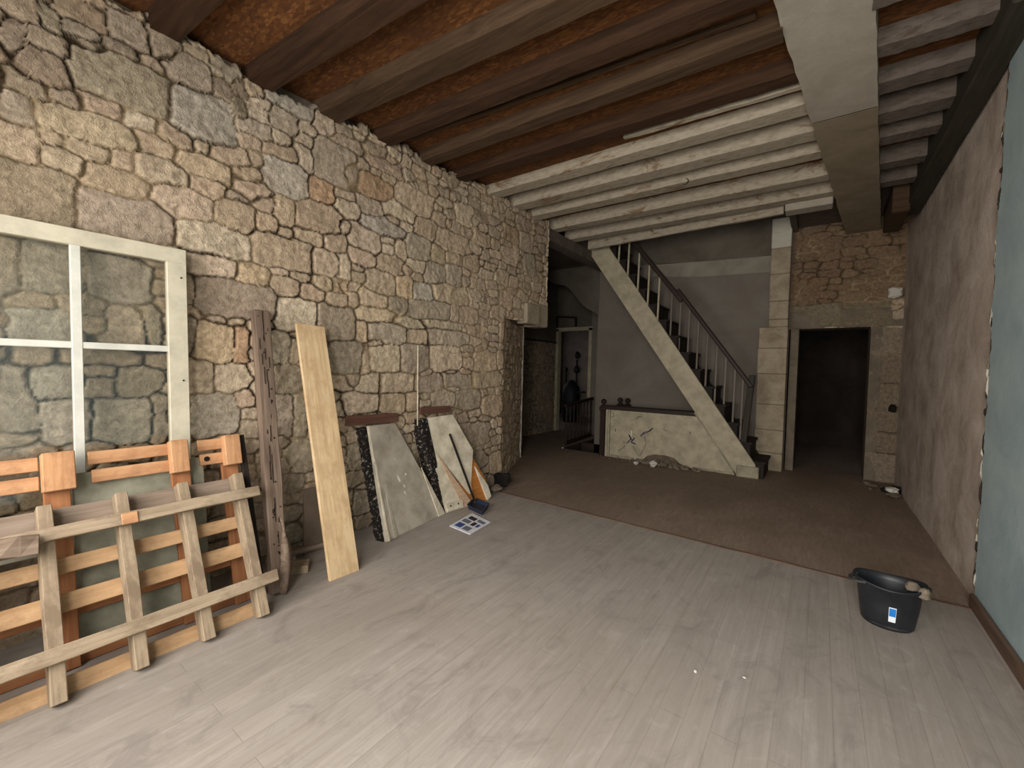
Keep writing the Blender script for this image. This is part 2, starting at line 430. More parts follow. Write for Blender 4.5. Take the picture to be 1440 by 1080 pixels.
# stones measured on the photograph: cx, cy, w, h, tint key
G = (203, 188, 169); Bz = (219, 198, 174); L_ = (228, 210, 188); O = (218, 186, 156); W_ = (214, 203, 189); Dk = (186, 170, 151); Yl = (224, 202, 172)
WS = [
(167,108,139,66,G),(12,45,24,34,G),(61,96,66,42,Dk),(73,27,32,32,G),(110,42,46,22,G),(35,118,58,28,Dk),(25,150,50,44,G),(91,135,42,18,Dk),(120,177,132,36,Bz),(146,150,58,17,Bz),(198,170,42,18,L_),
(184,45,60,36,G),(128,66,55,22,G),(234,66,52,40,G),(175,72,46,18,Dk),(28,200,58,50,Bz),(50,272,110,80,Dk),(75,196,34,18,Bz),(122,212,60,20,Bz),(88,222,56,30,Bz),(172,224,27,24,Bz),
(162,253,80,34,Bz),(175,303,128,58,G),(230,241,74,32,L_),(220,204,50,27,Bz),(258,283,70,44,Bz),
(286,165,88,66,W_),(262,95,64,42,G),(318,90,42,46,G),(314,120,22,25,Dk),(336,120,18,20,Dk),(358,123,24,15,Bz),(408,133,72,48,W_),(456,172,31,26,L_),(373,145,19,10,L_),(363,157,30,18,L_),(338,155,18,26,Dk),
(400,167,37,33,G),(357,181,49,22,G),(394,192,18,17,L_),(355,199,30,22,Bz),(323,219,50,24,Bz),(285,204,23,17,Bz),(361,222,18,20,Bz),(398,217,50,21,Bz),(431,227,20,30,L_),(402,248,64,53,W_),(472,230,60,56,G),
(288,238,76,33,Bz),(250,193,42,24,Bz),(350,250,42,26,Bz),(291,260,52,30,Bz),(333,302,51,41,Bz),(302,338,97,42,L_),(352,262,48,30,Bz),(374,286,25,18,Bz),(401,297,29,36,Bz),(451,266,35,32,O),(447,305,62,43,Bz),
(376,313,31,26,Bz),(403,328,22,17,Bz),(400,354,80,46,Bz),(438,333,38,18,Bz),(473,342,30,25,Bz),(466,371,54,34,Bz),(298,373,72,28,L_),(357,389,46,31,Yl),(332,420,110,52,Dk),(402,404,38,30,Bz),(456,399,23,19,Bz),(479,402,20,24,Bz),
(440,413,34,22,Bz),(475,424,34,24,Bz),(265,410,20,34,Bz),(418,441,61,48,L_),(472,452,58,52,Dk),(265,464,20,43,G),(303,480,55,52,Yl),(340,484,17,46,O),(390,488,35,40,G),(416,493,13,28,Bz),(280,530,42,44,Bz),(327,530,48,34,L_),
(406,533,48,37,G),(490,502,54,43,G),(300,585,70,56,W_),(345,560,22,22,Bz),(398,585,26,56,G),(424,583,20,56,G),
(487,240,34,42,G),(528,262,43,30,O),(542,233,44,18,Bz),(563,297,41,24,L_),(586,283,52,36,Bz),(515,337,43,38,L_),(540,320,54,22,W_),(547,337,19,11,L_),(546,350,17,17,L_),(564,351,14,25,Bz),(589,347,33,36,G),(556,310,15,13,Bz),
(572,317,19,13,L_),(599,321,31,30,Bz),(618,307,20,18,Bz),(617,356,19,26,Bz),(637,341,49,28,Bz),(653,301,23,29,L_),(677,335,23,21,Bz),(640,363,23,17,Bz),(482,374,25,38,L_),(509,360,36,28,Bz),(549,371,37,27,Bz),(664,370,23,23,Bz),
(612,384,29,29,G),(639,387,23,32,G),(537,397,40,36,Bz),(570,404,25,29,Yl),(595,410,27,23,W_),(634,413,49,24,Bz),(668,415,17,15,L_),(480,402,21,21,Bz),(497,422,17,21,Bz),(525,420,39,24,Bz),(561,428,29,22,Dk),(604,436,55,25,G),
(640,440,13,22,Bz),(660,443,27,22,Bz),(529,443,53,20,Yl),(577,454,38,12,L_),(623,457,52,11,L_),(510,465,17,28,Yl),(545,467,53,26,G),(588,473,29,18,Bz),(632,474,53,20,G),(542,504,41,34,L_),(584,503,38,36,G),(629,504,41,32,L_),
(659,511,15,15,Bz),(684,508,33,26,Bz),(520,539,29,24,L_),(559,539,43,24,L_),(605,539,37,22,(196,176,160)),(644,535,37,18,G),(687,534,38,20,Bz),(512,505,15,34,Bz),
(510,568,45,26,L_),(554,568,35,26,Bz),(623,562,31,24,G),(658,562,33,26,G),(693,570,27,28,Bz),(580,566,17,26,Bz),(425,640,36,44,G),(665,612,48,34,G),(667,648,33,28,G),(700,650,19,32,Bz),(410,680,30,25,G),(408,722,26,23,G),
(412,752,28,26,G),(505,640,32,38,G),(512,705,28,32,G),
(72,375,78,72,W_),(10,372,30,70,G),(172,392,84,58,W_),(60,460,90,50,W_),(182,462,62,56,L_),(214,462,34,52,G),(80,535,76,38,W_),(98,597,56,56,W_),(173,592,80,56,W_),(198,535,62,36,G),(20,560,44,84,G),(228,590,18,54,G),(40,660,90,60,G),(150,700,110,60,G),(245,690,60,50,G),
(718,360,22,24,Bz),(706,390,20,20,Bz),(712,420,18,22,Bz),(702,440,20,20,Bz),(712,470,20,26,Bz),(706,505,16,26,Bz),(720,330,24,22,Bz),(740,340,20,26,G),(745,372,18,30,G)]
XW = -3.35
stones = []
for cx, cy, w, h, tn in WS:
    sl = (512-cy)/(1150-cx)
    l = at(cx-w/2, cy-sl*w/2, 0, XW); r_ = at(cx+w/2, cy+sl*w/2, 0, XW); t_ = at(cx, cy-h/2, 0, XW); b_ = at(cx, cy+h/2, 0, XW)
    n_ = 3.2 if h < 45 else 4.5
    jj = random.uniform(-10, 8); tn2 = tuple(min(255, max(0, c+jj+random.uniform(-2, 2))) for c in tn)
    stones.append(((l.y+r_.y)/2, (t_.z+b_.z)/2, (r_.y-l.y)/2, (t_.z-b_.z)/2, tn2, random.uniform(-.05, .05), random.uniform(-.006, .012), n_))
stones = fill_stones(stones, -.5, 6.4, 0, 3.78, 3)

def zb(y): return 3.50+min(.14, max(0, (y-1.33)*.052))   # underside of the joists

def grid_mesh(P, C):
    """P (n, m, 3) positions, C (n, m, 3) linear colours"""
    n, m = P.shape[:2]
    me = bpy.data.meshes.new('masonry')
    i = np.arange(n*m).reshape(n, m)
    q = np.stack([i[:-1, :-1], i[1:, :-1], i[1:, 1:], i[:-1, 1:]], -1).reshape(-1, 4)
    me.vertices.add(n*m); me.vertices.foreach_set('co', P.reshape(-1).astype(np.float32))
    me.loops.add(q.size); me.loops.foreach_set('vertex_index', q.reshape(-1).astype(np.int32))
    me.polygons.add(len(q)); me.polygons.foreach_set('loop_start', np.arange(0, q.size, 4, dtype=np.int32))
    me.polygons.foreach_set('loop_total', np.full(len(q), 4, np.int32))
    me.polygons.foreach_set('use_smooth', np.ones(len(q), bool))
    a = me.color_attributes.new('tint', 'FLOAT_COLOR', 'POINT')
    a.data.foreach_set('color', np.concatenate([C, np.ones(C.shape[:2]+(1,))], -1).reshape(-1).astype(np.float32))
    me.update(); me.validate(); return me

def wall_patch(u0, u1, v0, v1, du, dv, place, name, parent=None, st=None, top=None, **kw):
    us = np.arange(u0, u1+du*.5, du); vs = np.arange(v0, v1+dv*.5, dv)
    U, V = np.meshgrid(us, vs, indexing='ij')
    if top is not None:
        tz = top(us)[:, None]; V = v0+(V-v0)*(tz-v0)/(v1-v0)
    H, C = masonry(U, V, st or stones, **kw)
    if top is not None:     # round the ragged top back into the wall
        H = H-.09*np.clip(1-(top(us)[:, None]-V)/.05, 0, 1)**2
    return link(name, grid_mesh(place(U, V, H), C), 'stone', parent)

YS = 4.38   # where the lower part of the wall turns into the splayed reveal
def topz(us): return .085+np.array([zb(q) for q in us])+.07*(fbm(us, us*0, 4, 5, 3)*2)+.07*(fbm(us, us*0, 19, 6, 3)*2)+.02*(us > 3.5)
def pl_main(U, V, H): return np.stack([XW-.03+H, U, V], -1)
wl = empty('wall_left', (XW, 2.0, 0), None, None); wl['kind'] = 'structure'
wall_patch(-.5, YS, 0, 3.72, .0105, .0092, pl_main, 'masonry', wl, top=topz)
def pl_up(U, V, H): return np.stack([XW-.03+H, U, V], -1)
wall_patch(YS, 5.42, 2.16, 3.72, .014, .012, pl_up, 'masonry', wl, top=topz)
RV0 = Vector((XW, YS, 0)); RV1 = Vector((-4.1, 5.92, 0)); rd = (RV1-RV0).normalized(); rn = Vector((rd.y, -rd.x, 0))
def pl_rev(U, V, H):
    s = U-YS; h = H-.03
    k = np.clip(s/.12, 0, 1)
    return np.stack([RV0.x+rd.x*s+(rn.x*k+1*(1-k))*h, RV0.y+rd.y*s+(rn.y*k)*h, V], -1)
wall_patch(YS, YS+(RV1-RV0).length, 0, 2.2, .014, .012, pl_rev, 'reveal_masonry', wl)
# end face of the upper wall over the opening, its underside and the core behind
sf = fill_stones([], -4.2, XW, 2.1, 3.8, 9)
def pl_end(U, V, H): return np.stack([U, 5.42+H-.03, V], -1)
wall_patch(-4.15, XW+.01, 2.16, 3.72, .016, .014, pl_end, 'end_masonry', wl, sf)
prism('soffit', [(XW-.02, YS+.05, 2.17), (XW-.02, 5.40, 2.17), (-4.12, 5.40, 2.17), (-4.12, YS, 2.17)], .05, 'lintel', wl, away=(0, 0, 1), bev=0)
box('wall_core', (-4.3, -1.2, 0), (XW-.10, YS-.3, 3.68), 'lintel', wl, bev=0)
box('wall_core', (-4.2, YS-.31, 2.22), (XW-.06, 5.36, 3.66), 'lintel', wl, bev=0)
# springer stones of the old arch
box('springer_stone', (XW-.12, 4.84, 2.14), (XW+.055, 5.17, 2.42), 'lintel2', wl, bev=.012)
box('springer_stone', (XW-.25, 5.18, 2.13), (XW+.02, 5.46, 2.46), 'lintel2', wl, bev=.02)

# ------------------------------------------------------------------ floors
def quad(name, pts, mat, parent=None, kind='structure'):
    me = bpy.data.meshes.new(name); me.from_pydata([tuple(p) for p in pts], [], [tuple(range(len(pts)))]); me.update()
    o = link(name, me, mat, parent)
    if parent is None: o['kind'] = kind
    return o
YF = 4.0
quad('floor', [(-4.3, -1.2, 0), (1.1, -1.2, 0), (1.1, YF-.03, 0), (-4.3, YF+.05, 0)], 'floor')
# the darker floor beyond, with the stairwell left open behind the low wall
me = bpy.data.meshes.new('floor')
V_ = [(-4.3, YF+.05, 0), (1.1, YF-.03, 0), (1.1, 7.12, 0), (-.9, 7.12, 0), (-3.98, 7.3, 0), (-5.4, 7.3, 0), (-5.4, YF+.05, 0),
      (-3.98, 9.2, 0), (-5.4, 9.2, 0), (-.9, 8.2, 0), (1.1, 8.2, 0), (-3.98, 7.12, 0)]
me.from_pydata(V_, [], [(0, 1, 2, 3, 11, 4, 5, 6), (5, 4, 7, 8), (3, 2, 10, 9)]); me.update()
link('floor', me, 'floor2')['kind'] = 'structure'
for nm, lo, hi in (('stairwell_side', (-4.0, 7.0, -2), (-.9, 7.13, -.001)), ('stairwell_side', (-4.03, 7.3, -2), (-3.98, 9.2, -.001)), ('stairwell_side', (-3.98, 8.0, -2), (-.9, 8.1, -.001)),
                   ('stairwell_side', (-3.98, 9.15, -2), (-3.6, 9.2, -.001)), ('stairwell_side', (-4, 7, -2.1), (-.9, 9.2, -2))):
    box('wall_stairwell', lo, hi, 'darkroom', kind='structure', bev=0)
# seam between the floors: a worn batten
bar('trim_1', (-3.2, YF+.045, .002), (.9, YF-.028, .002), .022, .012, 'skirting', bev=.002, kind='structure', cuts=40, jitter=.0025)

# ------------------------------------------------------------------ ceiling
c_ = quad('ceiling', [(-4.3, -1.2, 3.615), (1.1, -1.2, 3.615), (1.1, 1.33, 3.615), (-4.3, 1.33, 3.615)], 'osb')
quad('ceiling', [(-4.3, 1.33, 3.615), (1.1, 1.33, 3.615), (1.1, 4.12, 3.755), (-4.3, 4.12, 3.755)], 'osb')
quad('ceiling', [(-4.3, 4.12, 3.805), (1.1, 4.12, 3.805), (1.1, 6.35, 3.805), (-4.3, 6.35, 3.805)], 'osb')
box('ceiling', (-5.5, 5.0, 4.56), (1.5, 9.4, 4.62), 'darkroom', kind='structure', bev=0)
JJ = [ # near bottom edge Y at left wall, skew, width, depth, material
    (.25, .06, .15, 'joistd'), (.80, .07, .14, 'joistd'), (1.35, .075, .16, 'joistd'), (1.87, .085, .17, 'joist'), (2.42, .065, .13, 'joistd'), (2.95, .03, .13, 'joist'), (3.47, .035, .13, 'joistd'),
    (4.05, .012, .17, 'joistp'), (4.53, .012, .19, 'joistp'), (4.98, .012, .17, 'joistp'), (5.60, .01, .17, 'joistp'), (6.18, .0, .17, 'joistp')]
LBL = {'joist': 'grey-brown', 'joistd': 'dark red-brown', 'joistp': 'whitewashed', 'joistq': 'dull grey whitewashed'}
ORD = ['first', 'second', 'third', 'fourth', 'fifth', 'sixth', 'seventh', 'eighth', 'ninth', 'tenth', 'eleventh', 'twelfth']
def beamx(y, side):      # edges of the big boxed beam in plan
    return -.29+(y-2.84)*.101+(.0 if side == 0 else .43-.008*(y-3))
for k, (y, sk, w, m) in enumerate(JJ):
    z0 = zb(y); z1 = z0+(.17 if y > 3.9 else .125)
    xr = beamx(y+3*sk, 0)+.004; x0 = XW-.14
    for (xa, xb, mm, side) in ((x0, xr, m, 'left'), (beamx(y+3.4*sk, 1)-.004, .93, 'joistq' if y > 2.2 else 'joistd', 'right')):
        ya = y+sk*(xa-XW); yb = y+sk*(xb-XW)
        if side == 'right' and y < .5: continue
        bm = bmesh.new()
        N = 24
        for i in range(N+1):
            x = xa+(xb-xa)*i/N; yy = ya+(yb-ya)*i/N
            j = [random.uniform(-.003, .003) for _ in range(4)]
            vs = [bm.verts.new((x, yy+j[0], z0+j[1])), bm.verts.new((x, yy+w+j[2], z0+j[3])), bm.verts.new((x, yy+w+.005, z1)), bm.verts.new((x, yy-.005, z1))]
            if i:
                for a in range(4): bm.faces.new((pv[a], pv[(a+1) % 4], vs[(a+1) % 4], vs[a]))
            else: bm.faces.new(vs)
            pv = vs
        bm.faces.new(pv[::-1])
        for f in bm.faces: f.smooth = False
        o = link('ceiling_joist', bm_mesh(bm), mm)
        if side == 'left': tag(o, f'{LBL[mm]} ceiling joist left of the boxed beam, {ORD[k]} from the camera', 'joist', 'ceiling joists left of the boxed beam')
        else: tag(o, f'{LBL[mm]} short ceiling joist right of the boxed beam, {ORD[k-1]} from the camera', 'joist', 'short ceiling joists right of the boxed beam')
        if k == 9 and side == 'left':   # hook and loop of cord
            pass
# thin batten with a strip of paint next to the sixth joist
bar('ceiling_batten', (-1.55, 3.80, 3.70), (beamx(3.8, 0)+.03, 3.83, 3.68), .05, .10, 'joistp', label='thin whitewashed batten between brown and whitewashed joists, ending at the boxed beam', cat='batten', cuts=10, jitter=.004)
bar('ceiling_batten', (-3.2, 2.70, 3.66), (-.4, 2.98, 3.69), .04, .04, 'joist', label='thin grey-brown batten under the strand board between brown joists', cat='batten', cuts=10, jitter=.004)

# boxed beam (two lengths with an open joint)
be = empty('boxed_beam', (.1, 4, 3.6), 'long boxed ceiling beam in off-white plaster with an open crack across', 'beam')
def beam_piece(ya, yb, mat, dz=0, slope=.0):
    bm = bmesh.new(); N = 40; pv = None
    for i in range(N+1):
        y = ya+(yb-ya)*i/N
        L0 = beamx(y, 0)+random.uniform(-.006, .006); R0 = beamx(y, 1)+random.uniform(-.004, .004)
        yl = y if i not in (0, N) else y; z = 3.595+dz
        # the joint runs obliquely: shift the right side towards the camera
        sh = -.0
        vs = [bm.verts.new((L0, y, z)), bm.verts.new((R0, y+sh, z)), bm.verts.new((R0, y+sh, 3.85)), bm.verts.new((L0, y, 3.85))]
        if pv:
            for a in range(4): bm.faces.new((pv[a], pv[(a+1) % 4], vs[(a+1) % 4], vs[a]))
        else: bm.faces.new(vs)
        pv = vs
    bm.faces.new(pv[::-1])
    return link('beam_casing', bm_mesh(bm), mat, be)
beam_piece(-.9, 4.335, 'beam'); beam_piece(4.365, 7.97, 'beam2', .006)
box('joint_shade_filler', (beamx(4.35, 0)+.006, 4.334, 3.604), (beamx(4.35, 1)-.006, 4.366, 3.62), 'dark', be, bev=0)  # dark filler painted as the shade inside the open joint
# dark bar added as the shaded gap along the right wall and end cap by the back wall
box('shade_bar', (.745, 3.4, 3.50), (.895, 7.1, 3.80), 'newel', bev=.01, label='dark bar standing in for the shaded gap along the top of the raw plaster wall', cat='shade bar', cuts=0)
box('timber_block', (.60, 6.62, 3.42), (.76, 7.5, 3.76), 'joist', bev=.01, label='brown timber block at the far end of the ceiling beside the boxed beam', cat='timber')
# header carrying the joists over the opening on the left, whitewashed edge of the stair opening
bar('header_beam', (XW-.13, 5.38, 3.545), (XW-.13, 8.0, 3.545), .22, .17, 'joistq', label='dull whitewashed header beam running over the opening beside the stair', cat='beam', cuts=14, jitter=.006)
bar('trimmer', (-3.3, 6.68, 3.66), (-.46, 6.5, 3.66), .05, .16, 'joistp', label='thin pale trimmer along the far edge of the stair opening', cat='trimmer', cuts=14, jitter=.004)
box('trimmer_block', (-.44, 6.34, 3.56), (.045, 6.56, 3.80), 'beam', bev=.01, label='short whitewashed timber beside the boxed beam above the stone pier', cat='timber')
# ceiling over the landing and upper walls of the stairwell
quad('ceiling', [(-5.5, 5.3, 3.66), (-3.45, 5.3, 3.66), (-3.45, 9.3, 3.66), (-5.5, 9.3, 3.66)], 'landing')
quad('ceiling', [(-.42, 6.3, 3.80), (1.1, 6.3, 3.80), (1.1, 8.1, 3.80), (-.42, 8.1, 3.80)], 'joistq')
quad('ceiling', [(-3.5, 6.3, 4.55), (-.3, 6.3, 4.55), (-.3, 8.1, 4.55), (-3.5, 8.1, 4.55)], 'darkroom')
box('wall_upper_stair', (-3.5, 6.36, 3.80), (-.4, 6.42, 4.55), 'darkroom', kind='structure', bev=0)
box('wall_upper_stair', (-3.6, 6.36, 3.66), (-3.45, 8.1, 4.55), 'landing', kind='structure', bev=0)
box('wall_upper_stair', (-.44, 6.6, 3.74), (-.36, 8.1, 4.55), 'landing', kind='structure', bev=0)

# ------------------------------------------------------------------ right wall
# raw plaster part with a broken edge, blue-green painted skin standing slightly proud in front of it
def rough_plane(x, y0, y1, z0, z1, ny, nz, amp, seed, sc=1.2):
    ys = np.linspace(y0, y1, ny); zs = np.linspace(z0, z1, nz); U, V = np.meshgrid(ys, zs, indexing='ij')
    Hh = amp*2*fbm(U, V, sc, seed, 5)
    return np.stack([x-Hh, U, V], -1)
P = rough_plane(.905, 3.9, 8.05, 0, 3.85, 300, 280, .012, 3, 1.1)
me = grid_mesh(P, np.ones(P.shape)); wr = link('wall_right', me, 'rplaster'); wr['kind'] = 'structure'
# painted part: its far edge is ragged
ys = np.linspace(0, 1, 120); zs = np.linspace(0, 3.85, 420); U, V = np.meshgrid(ys, zs, indexing='ij')
edge = 4.05+.035*2*fbm(V, V*0, 3, 8, 5)+.035*2*fbm(V, V*0, 22, 18, 4)-.02*(V > 2.6)
Y2 = -1.2+(edge+1.2)*(1-(1-U)**2.2)
P = np.stack([.885-.004*2*fbm(Y2, V, 1.3, 5, 4)+np.where(U > .999, .04, 0), Y2, V], -1)
link('wall_right', grid_mesh(P, np.ones(P.shape)), 'rblue')['kind'] = 'structure'
# dark chips along the broken edge
prism('crack', [(.895, 4.0, 0), (.895, 4.0, 3.8), (.895, 4.085, 3.8), (.895, 4.10, 1.8), (.895, 4.085, 0)], .004, 'mud', wr, away=(1, 0, 0), bev=0)
for i in range(46):
    z = random.uniform(.05, 3.3); y = 4.075+random.uniform(-.01, .03)
    bm = bmesh.new(); bmesh.ops.create_icosphere(bm, subdivisions=1, radius=1)
    hh = random.uniform(.02, .09)
    for v in bm.verts: v.co = Vector((v.co.x*.010, v.co.y*random.uniform(.006, .014), v.co.z*hh))
    o = link('chip', bm_mesh(bm), random.choice(['darkroom', 'lintel', 'ashlar_w']), wr, Matrix.Translation((.893, y, z)))
bar('baseboard_right', (.868, -1.2, .045), (.868, 4.03, .045), .09, .022, 'skirting', zdir=(1, 0, 0), kind='structure', cuts=20, jitter=.002)

# ------------------------------------------------------------------ back wall with the dark doorway
sb = [(-.1, 2.42, .33, .17, (150, 140, 120), 0, .0, 6), (.5, 2.42, .26, .17, (146, 134, 114), 0, .0, 6)]
zz = 0
for hh in (.42, .30, .36, .34, .40, .38):
    sb.append((.735, zz+hh/2, .16, hh/2, random.choice([(150, 135, 119), (158, 145, 130), (146, 131, 116)]), 0, random.uniform(0, .01), 6)); zz += hh
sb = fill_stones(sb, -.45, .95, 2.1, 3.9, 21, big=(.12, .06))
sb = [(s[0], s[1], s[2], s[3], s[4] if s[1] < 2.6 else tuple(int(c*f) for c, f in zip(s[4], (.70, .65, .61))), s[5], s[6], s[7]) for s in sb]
def pl_back(U, V, H): return np.stack([U, 8.03-H, V], -1)
wb = empty('wall_back', (.2, 8, 0), None, None); wb['kind'] = 'structure'
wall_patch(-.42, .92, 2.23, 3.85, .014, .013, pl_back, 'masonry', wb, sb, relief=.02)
wall_patch(.57, .92, 0, 2.23, .014, .013, pl_back, 'masonry', wb, sb, relief=.02)
box('door_reveal', (-.40, 7.97, 0), (-.29, 8.45, 2.23), 'lintel', wb, bev=.004)
box('door_reveal', (.572, 8.0, 0), (.7, 8.45, 2.23), 'lintel', wb, bev=.004)
box('door_head', (-.42, 8.005, 2.232), (.92, 8.45, 2.5), 'lintel', wb, bev=.004)
# dark room beyond
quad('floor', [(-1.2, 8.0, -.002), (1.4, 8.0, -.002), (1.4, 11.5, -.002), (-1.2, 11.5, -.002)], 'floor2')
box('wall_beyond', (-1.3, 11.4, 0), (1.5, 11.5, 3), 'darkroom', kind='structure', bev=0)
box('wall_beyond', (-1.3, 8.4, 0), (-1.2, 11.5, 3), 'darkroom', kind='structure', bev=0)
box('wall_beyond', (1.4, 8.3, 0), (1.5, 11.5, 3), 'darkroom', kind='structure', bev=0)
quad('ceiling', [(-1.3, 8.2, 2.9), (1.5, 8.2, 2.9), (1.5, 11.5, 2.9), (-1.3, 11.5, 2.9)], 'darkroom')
# pier of dressed blocks left of the doorway
pier = empty('stone_pier', (-.6, 7.9, 0), 'pale dressed stone pier stepping in halfway up, left of the dark doorway', 'pier')
z = 0
for i, h in enumerate((.28, .36, .40, .48, .40, .33)):
    box('block', (-.815+.012*random.random(), 7.72+.01*random.random(), z), (-.425, 7.995, z+h-.004), 'ashlar', pier, bev=.008); z += h
for i, h in enumerate((.12, .28, .42, .40, .46)):
    box('block', (-.70+.015*random.random(), 7.74+.012*random.random(), z), (-.43, 7.995, z+h-.004), 'ashlar' if i < 4 else 'ashlar_w', pier, bev=.01); z += h
rock('stone_stub', (.80, 7.9, 2.6), (.085, .07, .09), 'ashlar_w', 5, wb)
rock('stone_stub', (.84, 7.93, 1.02), (.035, .05, .07), 'dark', 6, wb)

# ------------------------------------------------------------------ wall behind the stair
box('wall_stair', (-3.70, 8.0, -2), (-.42, 8.1, 4.55), 'white', kind='structure', bev=0)
ws = [o for o in COL.objects if o.name.startswith('wall_stair') and not o.name.startswith('wall_stairwell')][-1]
def wallpoly(name, pts, mat, yy=7.992, th=.01, parent=None):
    return prism(name, [(x, yy, z) for x, z in pts], th, mat, parent, away=(0, 1, 0), bev=0)
wallpoly('painted_light_band', [(-2.62, 3.30), (-1.8, 3.20), (-.70, 3.16), (-.70, 3.42), (-1.7, 3.46), (-2.55, 3.52)], 'lit_band', parent=ws)  # paler strip painted where stairwell light falls on the wall
wallpoly('plaster_band', [(-3.3, 3.58), (-2.4, 3.50), (-1.7, 3.465), (-.70, 3.425), (-.70, 4.5), (-3.3, 4.5)], 'landing', parent=ws)
for a in ((938, 583, 946, 586), (946, 583, 956, 588)):
    p = at(a[0], a[1], 1, 7.99); q = at(a[2], a[3], 1, 7.99)
    box('nail_hole', (p.x, 7.985, q.z), (q.x, 7.995, p.z), 'dark', ws, bev=.004)
quad('wall_stair_return', [(-3.70, 8.0, -2), (-3.70, 9.3, -2), (-3.70, 9.3, 3.7), (-3.70, 8.0, 3.7)], 'white')

# ------------------------------------------------------------------ landing at the left
sl_ = fill_stones([], 5.8, 9.4, 0, 2.3, 31)
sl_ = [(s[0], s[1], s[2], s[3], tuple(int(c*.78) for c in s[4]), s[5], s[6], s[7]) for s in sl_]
def pl_l(U, V, H): return np.stack([-5.33+H, U, V], -1)
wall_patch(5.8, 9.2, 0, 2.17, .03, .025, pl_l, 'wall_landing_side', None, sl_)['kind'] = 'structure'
box('wall_landing_side', (-5.4, 5.8, 2.17), (-5.30, 9.2, 3.7), 'landing', kind='structure', bev=0)
bar('trim_2', (-5.29, 7.6, 2.17), (-5.29, 9.1, 2.17), .03, .03, 'dark', kind='structure')
box('wall_landing_front', (-5.4, 5.93, 0), (-4.13, 6.03, 3.7), 'darkroom', kind='structure', bev=0)
YD = 9.12
dl = at(782, 470, 1, YD); dr = at(832, 470, 1, YD); dtop = at(806, 462, 1, YD).z
print('door', dl, dr, dtop)
box('wall_landing_back', (-5.4, YD, 0), (dl.x, YD+.1, 3.7), 'landing', kind='structure', bev=0)
box('wall_landing_back', (dr.x, YD, -2), (-3.6, YD+.1, 3.7), 'white', kind='structure', bev=0)
box('wall_landing_back', (dl.x, YD, dtop), (dr.x, YD+.1, 3.7), 'landing', kind='structure', bev=0)
df = empty('door_1', ((dl.x+dr.x)/2, YD, 0), None, None); df['kind'] = 'structure'
fw = .085
box('door_jamb', (dl.x-.02, YD-.03, 0), (dl.x+fw, YD+.12, dtop), 'cream', df)
box('door_jamb', (dr.x-fw*.7, YD-.03, 0), (dr.x+.02, YD+.12, dtop), 'cream', df)
box('door_head', (dl.x-.02, YD-.03, dtop-.06), (dr.x+.02, YD+.12, dtop+.03), 'cream', df)
tz = at(795, 446, 1, YD).z
tr = empty('transom_frame', (dl.x+.3, YD-.03, dtop+.05), 'small dark wooden frame standing over the far door head', 'frame')
xa, xb = at(783, 450, 1, YD).x, at(812, 450, 1, YD).x
box('upright', (xa, YD-.06, dtop+.03), (xa+.05, YD-.01, tz+.03), 'tread', tr); box('upright', (xb-.04, YD-.06, dtop+.03), (xb, YD-.01, tz-.02), 'tread', tr)
bar('rail', (xa, YD-.035, tz+.02), (xb, YD-.035, tz-.03), .045, .04, 'tread', tr)
# far room
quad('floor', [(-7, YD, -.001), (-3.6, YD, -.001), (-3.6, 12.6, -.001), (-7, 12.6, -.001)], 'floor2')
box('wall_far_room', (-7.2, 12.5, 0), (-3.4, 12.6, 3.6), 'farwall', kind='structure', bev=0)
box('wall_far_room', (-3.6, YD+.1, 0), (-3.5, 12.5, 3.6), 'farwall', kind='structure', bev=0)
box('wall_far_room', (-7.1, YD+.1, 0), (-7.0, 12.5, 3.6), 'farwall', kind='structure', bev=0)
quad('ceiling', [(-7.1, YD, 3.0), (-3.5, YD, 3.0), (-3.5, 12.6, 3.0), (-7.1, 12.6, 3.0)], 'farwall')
# curved plaster soffit under the upper flight
bm = bmesh.new(); rows = []
for i in range(25):
    t = i/24; x = -5.3+1.62*t
    z = 3.62-1.05*(t**1.6)+.05*math.sin(t*14)
    rows.append([bm.verts.new((x, y, z+.12*(y-8.0)*.3)) for y in (7.95, 8.3, 8.7, 9.14)])
for a, b in zip(rows, rows[1:]):
    for k in range(3): bm.faces.new((a[k], b[k], b[k+1], a[k+1]))
rows2 = []
link('ceiling', bm_mesh(bm, smooth=True), 'landing')['kind'] = 'structure'
for i in range(24):
    pass
bm = bmesh.new(); a_ = []; b_ = []
for i in range(25):
    t = i/24; x = -5.3+1.62*t; z = 3.62-1.05*(t**1.6)+.05*math.sin(t*14)
    a_.append(bm.verts.new((x, 7.96, z))); b_.append(bm.verts.new((x, 7.96, 3.68)))
for i in range(24): bm.faces.new((a_[i], a_[i+1], b_[i+1], b_[i]))
link('wall_soffit', bm_mesh(bm), 'landing')['kind'] = 'structure'
# white trim at the end of the reveal
bar('trim_3', (-4.09, 5.90, 0), (-4.09, 5.90, 2.24), .05, .035, 'trimw', zdir=rn, kind='structure', cuts=30, jitter=.0025)

